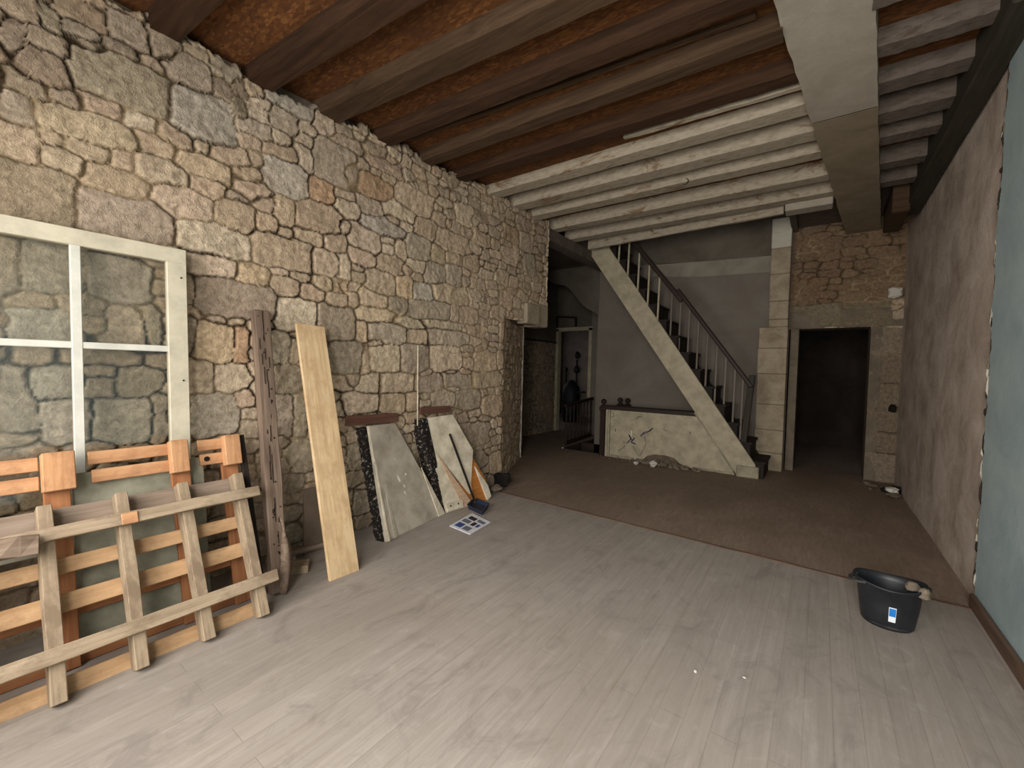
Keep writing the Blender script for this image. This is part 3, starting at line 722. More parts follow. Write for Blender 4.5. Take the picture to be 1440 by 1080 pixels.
# balustrade beside the stairwell, newels
def turned(bm, x, y, z0, z1, r):
    h = z1-z0
    lathe(bm, [(r*.9, z0), (r*.9, z0+.12*h), (r*.5, z0+.17*h), (r*1.1, z0+.38*h), (r*.5, z0+.55*h), (r*.8, z0+.6*h), (r*.55, z0+.84*h), (r*.9, z0+.88*h), (r*.9, z1)], (x, y, 0), 10)
ba = empty('balustrade', (-4.0, 8, 0), 'dark turned-wood balustrade in front of the far lit doorway', 'balustrade')
p0 = Vector((-4.02, 7.36, 0)); p1 = Vector((-4.14, 8.72, 0))
rz0 = .80; rz1 = .88
bar('handrail', p0+Vector((.0, -.04, rz0)), p1+Vector((0, .06, rz1)), .06, .055, 'browncap', ba)
bar('bottom_rail', p0+Vector((0, 0, .06)), p1+Vector((0, 0, .06)), .05, .07, 'browncap', ba)
for i in range(8):
    q = p0.lerp(p1, (i+.1)/7.2); bm = bmesh.new(); turned(bm, q.x, q.y, .08, rz0+(rz1-rz0)*i/7, .024)
    link('baluster', bm_mesh(bm, smooth=True), 'browncap', ba)
def newel(x, y, h, name='newel_post', label='', z0=0):
    n = empty(name, (x, y, z0), label, 'newel post')
    box('post', (x-.045, y-.045, z0), (x+.045, y+.045, z0+h), 'browncap', n, bev=.006)
    box('cap', (x-.06, y-.06, z0+h-.1), (x+.06, y+.06, z0+h-.03), 'browncap', n, bev=.008)
    bm = bmesh.new(); lathe(bm, [(.02, 0), (.022, .015), (.03, .02)]+[(.048*math.sin(a), .062-.048*math.cos(a)) for a in np.linspace(.5, 3.1, 9)], (x, y, z0+h), 16)
    link('ball_finial', bm_mesh(bm, smooth=True), 'browncap', n); return n
newel(-3.085, 7.02, .90, label='dark newel post with ball finial at the left end of the cream low wall')
newel(-3.02, 7.62, .90, label='dark ball-topped newel post standing just behind the low wall newel', z0=.0)
newel(-2.98, 7.9, .92, label='farthest dark ball-topped newel post against the wall behind the stair', z0=-.04)

# ------------------------------------------------------------------ low wall under the stair
YH = 7.0
lw = empty('low_wall', (-2, YH, 0), 'cream boarded low wall under the stair with scribbles and a broken bottom edge', 'low wall')
pts = [(-3.03, 0), (-2.46, 0), (-2.36, .02), (-2.28, .10), (-2.16, .145), (-1.98, .155), (-1.84, .13), (-1.76, .06), (-1.66, .02), (-1.5, 0), (-.97, 0), (-.97, .02), (-1.53, .83), (-3.03, .83)]
prism('panel', [(x, YH, z) for x, z in pts], .10, 'cream', lw, away=(0, 1, 0), bev=0)
box('cap', (-3.06, YH-.035, .83), (-1.45, YH+.13, .90), 'browncap', lw, bev=.008)
bar('edge_moulding', (-2.985, YH-.006, .02), (-2.985, YH-.006, .82), .012, .012, 'creamd', lw, zdir=(0, 1, 0))
bar('edge_groove', (-2.945, YH-.001, .05), (-2.945, YH-.001, .82), .008, .006, 'dark', lw, zdir=(0, 1, 0), bev=0)
bar('bottom_moulding', (-2.98, YH-.008, .03), (-2.5, YH-.008, .03), .03, .016, 'creamd', lw, zdir=(0, 1, 0))
bar('bottom_moulding', (-1.55, YH-.008, .022), (-.98, YH-.008, .022), .03, .016, 'creamd', lw, zdir=(0, 1, 0))
box('hole_back', (-2.6, YH+.05, -.02), (-1.5, YH+.09, .2), 'mud', lw, bev=0)
def scrib(pp, w=.012, mat='purple'):
    bm = bmesh.new()
    for (x0, z0), (x1, z1) in zip(pp, pp[1:]):
        d = Vector((x1-x0, 0, z1-z0)); n = Vector((-d.z, 0, d.x)).normalized()*w*random.uniform(.3, .6)
        a = Vector((x0, YH-.0015, z0)); b = Vector((x1, YH-.0015, z1))
        bm.faces.new([bm.verts.new(v) for v in (a-n, b-n, b+n, a+n)])
    link('scribble', bm_mesh(bm), mat, lw)
scrib([(-2.62, .28), (-2.56, .36), (-2.60, .42), (-2.54, .33), (-2.50, .38), (-2.56, .30), (-2.48, .28)], .02)
scrib([(-2.40, .42), (-2.33, .50), (-2.25, .52), (-2.20, .58), (-2.28, .50), (-2.36, .46)], .016)
scrib([(-2.78, .12), (-2.66, .22), (-2.70, .30), (-2.62, .27)], .007); scrib([(-2.52, .24), (-2.46, .14), (-2.40, .08), (-2.30, .30), (-2.33, .42)], .007)
scrib([(-2.48, .70), (-2.46, .74), (-2.40, .75)], .012, 'dark'); scrib([(-2.9, .78), (-2.87, .72), (-2.92, .70)], .01, 'dark')
scrib([(-1.62, .58), (-1.61, .55)], .012, 'dark'); scrib([(-2.85, .5), (-2.84, .45)], .01, 'dark'); scrib([(-2.0, .62), (-2.03, .58), (-1.97, .55)], .006, 'dark')
box('plaster_fleck', (-2.565, YH-.004, .40), (-2.545, YH, .50), 'white_chunk', lw, bev=0)
# rubble spilling from the hole
k = 0
for (x, y, s, m) in [(-2.36, 6.70, .035, 'white_chunk'), (-2.07, 6.68, .055, 'white_chunk')]:
    rock('plaster_chunk', (x, y, .0), (s*1.1, s, s*.8), m, 40+k, label=('small' if k == 0 else 'larger')+' white plaster chunk in the debris by the low wall', cat='plaster chunk'); k += 1
bm = bmesh.new(); Rr = random.Random(3)
for i in range(150):
    x = Rr.gauss(-2.0, .30); y = max(6.78, 6.96-abs(Rr.gauss(0, .10))); s = Rr.uniform(.012, .04)*(1.2-min(1, abs(x+2)/.8)*.6)
    mt = Matrix.Translation((x, y, s*.3+max(0, .05-abs(x+2.0)*.07)*Rr.random())) @ Matrix.Rotation(Rr.uniform(0, 3), 4, 'Z')
    v = bmesh.ops.create_icosphere(bm, subdivisions=1, radius=s, matrix=mt)['verts']
    for q in v: q.co += Vector([Rr.uniform(-.25, .25)*s for _ in range(3)])
tag(link('rubble_heap', bm_mesh(bm), 'rubble'), 'low heap of grey-brown rubble spilling out under the low wall', 'rubble', kind='stuff')

# ------------------------------------------------------------------ staircase
st = empty('staircase', (-.8, 7.4, 0), 'steep open staircase with cream side string, dark treads and brown handrail', 'staircase')
YSn = 6.95
sp = [at(1035, 668, 1, YSn), at(822, 345, 1, YSn), at(852, 340, 1, YSn), at(1062, 650, 1, YSn)]
lo_p = (-.94, .02); hi_p = (-3.56, 3.80)
def low(x): return .02+(-.94-x)*1.446
def upp(x): return .20+(-.70-x)*1.468
prism('side_string', [(-.94, YSn, .02), (-3.55, YSn, low(-3.55)), (-3.16, YSn, upp(-3.16)), (-.70, YSn, .20), (-.70, YSn, .02)], .05, 'cream', st, away=(0, 1, 0), bev=.006)
prism('far_string', [(-.94, 7.665, .02), (-3.55, 7.665, low(-3.55)), (-3.16, 7.665, upp(-3.16)), (-.70, 7.665, .20), (-.70, 7.665, .02)], .04, 'tread', st, away=(0, 1, 0), bev=.004)
bar('string_moulding', (-1.55, YSn-.006, low(-1.55)-.012), (-.97, YSn-.006, low(-.97)-.012+.02), .02, .012, 'creamd', st, zdir=(0, 1, 0))
box('foot_block', (-.945, YSn-.02, 0), (-.655, YSn+.3, .17), 'creamd', st, bev=.012)
NS = 15
run = .18; rise = run*1.466
for i in range(NS):
    x1 = -.60-run*i; zt = upp(x1-run)-.07          # tread top
    if x1-run < -3.2: break
    box('tread', (x1-run-.02, YSn+.052, zt-.035), (x1+.025, 7.70, zt), 'tread', st, bev=.004)
    box('riser', (x1-.02, YSn+.06, max(0, zt-rise)), (x1, 7.70, zt-.035), 'tread', st, bev=0)
zg = [(-.60, .0), (-.60, upp(-.60-run)+.0)]
x_ = -.60
while x_ > -3.1:
    zt = upp(x_-run)-.09
    zg += [(x_, zt), (x_-run, zt)]; x_ -= run
zg += [(x_, upp(x_)-.3), (-.75, 0)]
zz_ = []
for p in zg:
    if not zz_ or (abs(p[0]-zz_[-1][0])+abs(p[1]-zz_[-1][1])) > 1e-4: zz_.append(p)
prism('cut_string', [(a, YSn+.055, b) for a, b in zz_], .02, 'tread', st, away=(0, 1, 0), bev=0)
bpx = [(855, 365), (869, 382), (882, 400), (896, 420), (910, 437), (924, 457)]
def railz(x): return 3.85+(-2.73-x)*1.31-.04 if x < -1.80 else 2.73+(-1.80-x)*1.42-.03
for (px, py) in bpx:
    b = at(px, py, 1, YSn+.02); zt = min(3.60, railz(b.x)) if b.x > -2.6 else 3.74
    bar('baluster', (b.x, YSn+.03, upp(b.x)-.10), (b.x+.015, YSn+.03, zt if b.x > -2.6 else 3.7), .028, .028, 'cream', st, zdir=(0, 1, 0), bev=.004)
for i, xx in enumerate((-2.0, -1.86, -1.72, -1.58, -1.44, -1.30, -1.17, -1.04, -.93)):
    bar('baluster', (xx, 7.10, upp(xx)-.05), (xx+.01, 7.10, railz(xx)-.02), .026, .026, 'white', st, zdir=(0, 1, 0), bev=.004)
bar('handrail', (-2.86, YSn+.03, 3.98), (-1.80, YSn+.03, 2.63), .075, .05, 'browncap', st, zdir=(0, 1, 0), bev=.012)
bar('handrail', (-1.88, YSn+.035, 2.82), (-.79, YSn+.035, 1.315), .06, .05, 'browncap', st, zdir=(0, 1, 0), bev=.012)
bar('newel', (-.875, YSn+.09, .50), (-.79, YSn+.05, 1.49), .08, .07, 'newel', st, zdir=(0, 1, 0), bev=.008)

# ------------------------------------------------------------------ furniture silhouettes in the far room
fr = empty('stove', (-5.0, 11.2, 0), 'black rounded stove-like object seen through the far doorway', 'stove')
c = at(803, 560, 1, 11.0); fr.location = (c.x, 11.0, 0); WORLD[fr] = Matrix.Translation(fr.location)
bm = bmesh.new(); lathe(bm, [(.05, 0), (.22, .0), (.24, .3), (.26, .8), (.24, 1.0), (.16, 1.12), (.08, 1.2), (.02, 1.22)], (c.x, 11.0, 0), 16); link('body', bm_mesh(bm, smooth=True), 'iron', fr)
for px, py, r in ((811, 520, .10), (812, 500, .09), (796, 520, .06)):
    q = at(px, py, 1, 11.0); bm = bmesh.new()
    lathe(bm, [(.01, -r), (r*.7, -r*.8), (r, 0), (r*.7, r*.8), (r*.3, r*1.2), (.01, r*1.5)], (q.x, 11.0, q.z), 12); link('ornament', bm_mesh(bm, smooth=True), 'iron', fr)
q = at(811, 520, 1, 11.0); q2 = at(796, 520, 1, 11)
box('stem', (q.x-.02, 10.98, 1.1), (q.x+.02, 11.02, q.z+.3), 'iron', fr, bev=0); box('stem', (q2.x-.02, 10.98, .8), (q2.x+.02, 11.02, q2.z), 'iron', fr, bev=0)
box('shelf', (q2.x-.15, 10.9, .86), (q.x+.25, 11.1, .9), 'iron', fr, bev=0)

# ------------------------------------------------------------------ window sash leaning on the wall
X0 = -3.30
def wpt(px, py, x=None): return at(px, py, 0, x if x else X0)
sash = empty('window_sash', (-3.2, .6, 0), 'off-white glazed window sash leaning on the stone wall behind the pallets', 'window sash')
TOPZ = 2.20; SB = .50; XB = -3.19   # bottom X
def sx(z): return -3.285+(TOPZ-z)*(XB+3.285)/(TOPZ-SB)
sn = Vector((1, 0, (3.285+XB)/(TOPZ-SB)*1.0)).normalized(); sn = Vector((TOPZ-SB, 0, XB+3.285)).normalized()
su = Vector((XB+3.285, 0, -(TOPZ-SB))).normalized()
def sp_(y, z): return Vector((sx(z), y, z))
yR = .955; yM = .462; yL2 = -.03; yL = -.58
bar('top_rail', sp_(yL, TOPZ-.045), sp_(yR, TOPZ-.045), .09, .045, 'frame', sash, zdir=sn)
stile = bar('stile', sp_(yR-.05, TOPZ-.088), sp_(yR-.05, SB), .10, .045, 'frame', sash, zdir=sn)
bar('glazing_bar', sp_(yM, TOPZ-.08), sp_(yM, SB), .042, .036, 'framew', sash, zdir=sn)
bar('glazing_bar', sp_(yL2, TOPZ-.08), sp_(yL2, SB), .042, .036, 'framew', sash, zdir=sn)
bar('glazing_bar', sp_(yL, 1.575), sp_(yR-.09, 1.575), .036, .030, 'framew', sash, zdir=sn)
bar('bottom_rail', sp_(yL, SB+.05), sp_(yR, SB+.05), .12, .045, 'frame', sash, zdir=sn)
for (a, b) in ((yL, yL2-.02), (yL2+.02, yM-.02), (yM+.02, yR-.09)):
    for (z0, z1) in ((1.59, TOPZ-.085), (SB+.1, 1.56)):
        prism('pane', [sp_(a, z0), sp_(b, z0), sp_(b, z1), sp_(a, z1)], .003, 'glass', sash, away=-sn, bev=0)
for z in (2.02, 1.38, .98):
    q = sp_(yR-.03, z)+sn*.024; bm = bmesh.new(); bmesh.ops.create_icosphere(bm, subdivisions=1, radius=.006); link('nail_head', bm_mesh(bm), 'dark', stile, Matrix.Translation(q))

# grey-green panel behind the pallets
prism('painted_panel', [(-2.99, .42, .0), (-2.99, 1.0, .0), (-3.13, 1.0, .90), (-3.13, .42, .90)], .012, 'greenp', away=(-1, 0, 0), label='grey-green painted panel standing behind the pallets under the window sash', cat='panel')

# ------------------------------------------------------------------ pallets
PS = .49    # lean: dX per dZ
pu = Vector((-PS, 0, 1)).normalized(); pn = Vector((1, 0, PS)).normalized()
def pp(y, s, off=0, b=-2.56): return Vector((b, y, 0))+pu*s+pn*off
PB = -2.575
pf = empty('pallet', (PB, .4, 0), 'weathered pallet on its edge in front, with two long battens nailed across', 'pallet', 'wooden pallets leaning on the wall')
for i, y in enumerate((-.55, -.27, .02, .30, .575, .85, 1.125)):
    m = 'pal_old' if i % 2 else 'pal_old'
    w_ = .052
    bar('slat_upright', pp(y, .0+.02, -.02, PB), pp(y+random.uniform(-.01, .01), .885, -.02, PB), w_, .09, m, pf, zdir=pn, cuts=6, jitter=.002)
for s, w_, m, a in ((.06, .105, 'pal_new', 1), (.37, .0, '', 0), (.43, .085, 'pal_new', 1), (.60, .075, 'pal_new', 1), (.835, .095, 'pal_grey', 1)):
    if not a: continue
    bar('deck_board', pp(-.62, s, -.085, PB), pp(1.15, s, -.085, PB), w_, .02, m, pf, zdir=pn, cuts=5, jitter=.0015)
bar('batten', pp(-.7, .73, .045, PB), pp(1.215, .745, .045, PB), .062, .04, 'pal_old', pf, zdir=pn, cuts=10, jitter=.0025)
bar('batten', pp(-.7, .215, .045, PB), pp(1.22, .215, .045, PB), .066, .04, 'pal_old', pf, zdir=pn, cuts=10, jitter=.0025)
bar('repair_block', pp(.575, .735, .068, PB)-Vector((0, .02, 0)), pp(.575, .735, .068, PB)+Vector((0, .045, 0)), .058, .006, 'pal_or', pf, zdir=pn)

RS = .27; ru = Vector((-RS, 0, 1)).normalized(); rn2 = Vector((1, 0, RS)).normalized(); RB = -2.80
def rp(y, s, off=0): return Vector((RB, y, 0))+ru*s+rn2*off
pr = empty('pallet', (RB, .4, 0), 'orange block pallet on its edge behind, its three blocks rising above the front pallet', 'pallet', 'wooden pallets leaning on the wall')
for (ya, yb_) in ((-.2-.6, -.08-.6), (.305, .42), (.81, .895), (1.085, 1.175)):
    if ya < -.5: continue
    bar('block', rp((ya+yb_)/2, .875, -.00), rp((ya+yb_)/2, 1.065, -.00), yb_-ya, .07, 'pal_or', pr, zdir=rn2, bev=.004)
for s, y0_, y1_, m in ((1.02, -.6, .3, 'pal_or'), (.925, -.6, .3, 'pal_or'), (1.022, .475, .86, 'pal_or'), (.925, .485, .86, 'pal_or'), (1.022, .96, 1.10, 'pal_or'), (.932, .965, 1.10, 'pal_or')):
    kb = bar('deck_board', rp(y0_, s, -.035), rp(y1_, s, -.035), .068, .02, m, pr, zdir=rn2, cuts=3, jitter=.001)
for y in (-.35, .36, .87, 1.13):
    bar('slat_upright', rp(y, .02, -.06), rp(y, .95, -.06), .095, .022, 'pal_red', pr, zdir=rn2)
for s in (.07, .30):
    bar('deck_board', rp(-.6, s, -.09), rp(1.15, s, -.09), .09, .02, 'pal_red', pr, zdir=rn2, cuts=3, jitter=.001)
bm = bmesh.new(); lathe(bm, [(.0001, .004), (.014, .004), (.016, 0)], (0, 0, 0), 14)
link('knot', bm_mesh(bm), 'dark', kb, frame(rp(1.0, .935, -.024), (0, 1, 0), z=rn2))
# rough bark-edged board end at the far left
bar('bark_board', pp(-.6, .77, .098, PB), pp(.27, .70, .098, PB), .085, .03, 'post', zdir=pn, cuts=14, jitter=.008, label='rough bark-edged dark board lying across the left end of the front pallet', cat='board')

# ------------------------------------------------------------------ leaning timbers
b0 = Vector((-2.80, 1.315, .01)); t0 = Vector((-3.25, 1.385, 1.87))
ob = bar('old_post', b0, t0, .105, .07, 'post', zdir=(1, 0, .25), cuts=16, jitter=.003, bev=.006, label='dark worm-eaten timber post leaning on the stone wall beside the pallets', cat='timber post')
# nail holes and cracks on its face
Wp = WORLD[ob]
bm = bmesh.new(); Rr = random.Random(8)
for i in range(46):
    x = Rr.uniform(.1, 1.9); y = Rr.gauss(.0, .016); l = Rr.choice((.004, .005, .006, .015, .04, .06)); w_ = Rr.uniform(.0012, .0022)+(.0022 if l < .01 else 0)
    if abs(y) > .045: continue
    fs = add_box(bm, (x-l, y-w_, .03), (x+l, y+w_, .0385))
link('worm_hole', bm_mesh(bm), 'dark', ob, Wp)['kind'] = 'stuff'
bs = bmesh.new()
pv = None
for i in range(15):
    t = i/14; cx = -2.74-.02*t; w_ = .035*math.sin(math.pi*min(1, t*1.1+.12))**.6+.004
    y = 1.315+.03*math.sin(t*3)-.02*t; z = .02+.50*t
    vs = [bs.verts.new((cx+.0, y-w_, z)), bs.verts.new((cx+.02, y, z)), bs.verts.new((cx, y+w_, z)), bs.verts.new((cx-.02, y, z))]
    if pv:
        for a in range(4): bs.faces.new((pv[a], pv[(a+1) % 4], vs[(a+1) % 4], vs[a]))
    else: bs.faces.new(vs)
    pv = vs
bs.faces.new(pv[::-1])
tag(link('bark_splinter', bm_mesh(bs, smooth=True), 'post', None), 'long curved bark splinter standing against the foot of the dark post', 'splinter')
bar('dark_batten', (-2.86, 1.235, .02), (-3.10, 1.20, 1.02), .035, .03, 'tread', zdir=(1, 0, .3), label='thin near-black batten standing between the pallets and the dark post', cat='batten')

prism('pine_plank', [(-2.68, 1.60, .0), (-3.235, 1.635, 1.815), (-3.235, 1.86, 1.80), (-2.665, 1.825, .0)], .028, 'plank', away=(-1, 0, -.3), label='tall fresh pine plank leaning on the stone wall', cat='plank')
prism('mortar_board', [(-3.22, 1.70, .0), (-3.30, 1.74, .50), (-3.30, 2.02, .50), (-3.22, 2.02, .0)], .02, 'card', away=(-1, 0, 0), label='dull brown board standing on the floor behind the pine plank', cat='board')
bar('floor_batten', (-3.24, 1.42, .05), (-3.20, 2.06, .035), .05, .04, 'pal_grey', label='grey batten lying along the foot of the wall behind the pine plank', cat='batten', cuts=4, jitter=.003)
bar('wood_offcut', (-3.08, 1.42, .03), (-2.96, 1.60, .03), .11, .055, 'pal_old', label='pale wood offcut on the floor between the dark post and pine plank', cat='offcut')
bar('wood_offcut', (-3.13, 1.38, .075), (-3.08, 1.56, .075), .05, .025, 'pal_grey', label='small grey wood strip resting on top of the pale offcut', cat='offcut')

# grey tapered slab with black edge
def slabpts(px, X):   # measured points -> on a leaning plane through floor line and top line
    out = []
    for x, y in px: out.append(at(x, y, 0, X))
    return out
g0 = Vector((-2.93, 2.26, 0)); g1 = Vector((-3.06, 3.08, 0)); gt0 = at(515, 600, 0, -3.27); gt1 = at(558, 594, 0, -3.27)
print('slab', gt0, gt1)
sg = empty('grey_slab', g0, 'grey weathered tapering slab with tarry black left edge leaning on the wall', 'slab')
sgo = prism('face_board', [g0, g1, gt1, gt0], .035, 'slabg', sg, away=(-1, 0, -.2), bev=.004)
nrm = (g1-g0).cross(gt0-g0).normalized(); nrm = nrm if nrm.x > 0 else -nrm
e0 = g0-nrm*.04; e1 = gt0-nrm*.04
bm = bmesh.new(); N = 50; pv = None; dd = Vector((0, 1, 0))
for i in range(N+1):
    p = e0.lerp(e1, i/N); j = lambda a=.006: Vector((random.uniform(-a, a), random.uniform(-a, a), 0))
    vs = [bm.verts.new(p+Vector((.02, -.012, 0))+j()), bm.verts.new(p+Vector((.02, .05, 0))), bm.verts.new(p+Vector((-.065, .05, 0))), bm.verts.new(p+Vector((-.065, -.035, 0))+j(.008))]
    if pv:
        for a in range(4): bm.faces.new((pv[a], pv[(a+1) % 4], vs[(a+1) % 4], vs[a]))
    else: bm.faces.new(vs)
    pv = vs
bm.faces.new(pv[::-1]); link('tarred_edge', bm_mesh(bm), 'tar', sg)
a0 = g0.lerp(g1, .02)+nrm*.012; a1 = gt0.lerp(gt1, .02)+nrm*.012
bar('edge_strip', a0, a1, .02, .022, 'slabc', sg, zdir=nrm, cuts=20, jitter=.002)
bar('ridge', g0.lerp(g1, .13)+nrm*.006, gt0.lerp(gt1, .17)+nrm*.006, .035, .012, 'slabg', sg, zdir=nrm)
for (u, v, s) in ((.42, .48, .028), (.5, .40, .012), (.47, .34, .012), (.27, .66, .012), (.5, .66, .012), (.62, .5, .008)):
    c0 = g0.lerp(g1, u).lerp(gt0.lerp(gt1, u), v)+nrm*.0015; bm = bmesh.new()
    bmesh.ops.create_icosphere(bm, subdivisions=2, radius=1)
    for q in bm.verts: q.co = Vector((q.co.x*s, q.co.y*s*1.6, q.co.z*.004))
    link('paint_splash', bm_mesh(bm), 'white_chunk', sg, frame(c0, (0, 1, .5), z=nrm)) if True else None
prism('cream_triangle', [g1+nrm*.012+(g0-g1)*.005, g1.lerp(gt1, .52)+nrm*.012, g1.lerp(g0, .13)+nrm*.012], .01, 'slabc', sg, away=-nrm, bev=0)

bar('brown_board', at(486, 592, 0, -3.29), at(558, 587, 0, -3.29), .085, .03, 'brown', zdir=(1, 0, 0), label='red-brown board end resting on the grey slab against the wall', cat='board')
bar('brown_board', at(590, 578, 0, -3.29), at(632, 575, 0, -3.29), .07, .03, 'brown', zdir=(1, 0, 0), label='red-brown board end resting above the cream slab against the wall', cat='board')
bar('pale_rod', (-3.295, 2.905, .9), (-3.295, 2.895, 1.72), .012, .012, 'slabc', zdir=(1, 0, 0), label='thin pale rod standing upright against the wall between the slabs', cat='rod')

# cream slab with dark core and cut strips
c0 = at(627, 722, 2, .0); c1 = at(688, 702, 2, .0)
c0 = Vector((-3.06, 3.10, 0)); c1 = Vector((-3.0, 3.76, 0)); ct0 = at(597, 588, 0, -3.27); ct1 = at(636, 583, 0, -3.27)
print('cslab', ct0, ct1, c1)
sc = empty('cream_slab', c0, 'cream painted panel with cut-out strips leaning at the far end of the wall', 'slab')
n2 = (c1-c0).cross(ct0-c0).normalized(); n2 = n2 if n2.x > 0 else -n2
def cp(u, v, o=0): return c0.lerp(c1, u).lerp(ct0.lerp(ct1, u), v)+n2*o
prism('backing_board', [cp(.38, .0, -.02), cp(1.0, .0, -.02), cp(1.12, .22, -.02), cp(1.05, .5, -.02), cp(.6, .62, -.02)], .02, 'orange', sc, away=-n2, bev=0)
prism('cream_board', [cp(.0, .0), cp(.40, .0), cp(.20, .60), cp(.19, .62), cp(.55, .22), cp(.60, .12), cp(.60, .30), cp(.9, .62), cp(1, 1), cp(0, 1)][:2]+[cp(.12, .62), cp(.60, .12), cp(.66, .12), cp(.70, .22), cp(1.12, .58), cp(1, 1), cp(0, 1)], .022, 'slabc', sc, away=-n2, bev=0)
prism('right_strip', [cp(.92, .0, .0), cp(1.04, .03, .0), cp(1.08, .16), cp(1.02, .30, .0), cp(.98, .40)], .02, 'slabc', sc, away=-n2, bev=0)
prism('raw_wedge', [cp(.36, .0, .004), cp(.58, .0, .004), cp(.13, .60, .004)], .012, 'wedge', sc, away=-n2, bev=0)
bar('dark_strip', cp(.62, .03, .012), cp(.62, .80, .012), .018, .02, 'tread', sc, zdir=n2)
e0 = c0-n2*.03+Vector((0, -.02, 0)); e1 = ct0-n2*.03+Vector((0, -.02, 0))
bm = bmesh.new(); pv = None
for i in range(N+1):
    p = e0.lerp(e1, i/N); j = lambda a=.006: Vector((random.uniform(-a, a), random.uniform(-a, a), 0))
    vs = [bm.verts.new(p+Vector((.02, -.03, 0))+j()), bm.verts.new(p+Vector((.02, .06, 0))), bm.verts.new(p+Vector((-.08, .06, 0))), bm.verts.new(p+Vector((-.08, -.07, 0))+j(.01))]
    if pv:
        for a in range(4): bm.faces.new((pv[a], pv[(a+1) % 4], vs[(a+1) % 4], vs[a]))
    else: bm.faces.new(vs)
    pv = vs
bm.faces.new(pv[::-1]); link('tarred_edge', bm_mesh(bm), 'tar', sc)
cb = bar('cross_batten', cp(.02, .05, .012), cp(.36, .05, .012), .08, .012, 'slabc', sc, zdir=n2)
for u in (.1, .26):
    bm = bmesh.new(); bmesh.ops.create_icosphere(bm, subdivisions=1, radius=.01); link('nail_head', bm_mesh(bm), 'dark', cb, Matrix.Translation(cp(u, .06, .018)))

# navy tray under the cream slab
bm = bmesh.new()
prof = [(.0001, .0), (.13, 0), (.145, .04), (.155, .05), (.14, .048), (.125, .01), (.0001, .008)]
lathe(bm, prof, (0, 0, 0), 4, 1.6, .8)
tag(link('plastic_tray', bm_mesh(bm), 'navy', None, Matrix.Translation((-2.90, 3.42, .0)) @ Matrix.Rotation(math.radians(97), 4, 'Z') @ Matrix.Rotation(math.radians(45), 4, 'Z')), 'small dark navy tray on the floor at the foot of the cream slab', 'tray')
rock('stone_lump', (-3.13, 4.02, 0), (.07, .09, .05), 'rubble', 77, label='small rough stone lying at the wall foot beyond the cream slab', cat='stone')
rock('stone_lump', (-3.2, 4.22, 0), (.09, .11, .10), 'dark', 78, label='dark charred lump at the wall foot near the opening', cat='stone')

# newspaper
npx = [(632, 740), (661, 752), (690, 735), (664, 722)]
q = [at(x, y, 2, .004) for x, y in npx]
nw = empty('newspaper', q[0], 'folded newspaper with blue and dark pictures lying on the floorboards', 'newspaper')
prism('sheet', [p+Vector((0, 0, .006)) for p in q], .008, 'paper', nw, away=(0, 0, -1), bev=.001)
def nb(u0, v0, u1, v1, m, nm='picture', z=.012):
    P = [q[0].lerp(q[1], u).lerp(q[3].lerp(q[2], u), v)+Vector((0, 0, z-.004)) for u, v in ((u0, v0), (u1, v0), (u1, v1), (u0, v1))]
    prism(nm, P, .0015, m, nw, away=(0, 0, -1), bev=0)
nb(.12, .10, .42, .34, 'pblue'); nb(.5, .08, .8, .3, 'pgrey', 'text_block'); nb(.1, .42, .45, .6, 'pgrey', 'text_block'); nb(.15, .66, .5, .84, 'pdark'); nb(.55, .4, .72, .62, 'pdark'); nb(.58, .7, .92, .85, 'pgrey', 'text_block'); nb(.78, .42, .9, .6, 'pblue')

# ------------------------------------------------------------------ black rubble tub
TS = Matrix.Diagonal((.88, .88, 1, 1))
bk = empty('rubber_tub', (.40, 3.42, 0), 'black rubber builder\'s tub with blue and white sticker on the floorboards', 'tub')
def tub_r(a, top):   # slightly squashed rim with pouring lips
    return (1+.05*math.cos(2*a)+(.10*max(0, math.cos(a-0.35))**14+.08*max(0, math.cos(a-3.5))**14 if top else 0))
bm = bmesh.new(); seg = 48; rings = []
for r, z, tp in [(.0001, 0, 0), (.125, 0, 0), (.135, .012, 0), (.152, .12, 0), (.165, .235, 0), (.178, .25, .6), (.182, .262, 1), (.178, .268, 1), (.168, .262, .7), (.157, .22, 0), (.143, .10, 0), (.128, .02, 0), (.0001, .018, 0)]:
    rings.append([bm.verts.new((r*tub_r(2*math.pi*k/seg, tp)*math.cos(2*math.pi*k/seg), r*tub_r(2*math.pi*k/seg, tp)*math.sin(2*math.pi*k/seg)*.92, z+.012*(tp)*math.cos(4*math.pi*k/seg))) for k in range(seg)])
for a, b in zip(rings, rings[1:]):
    for k in range(seg):
        f = bm.faces.new((a[k], a[(k+1) % seg], b[(k+1) % seg], b[k]))
idx = len(rings)
link('body', bm_mesh(bm, smooth=True), 'black', bk, Matrix.Translation((.39, 3.42, .0)) @ TS)
bm = bmesh.new(); rr = lathe(bm, [(.0001, .03), (.06, .034), (.120, .028), (.133, .02)], (0, 0, 0), 24); link('dust_layer', bm_mesh(bm, smooth=True), 'blackin', bk, Matrix.Translation((.39, 3.42, .0)) @ TS)
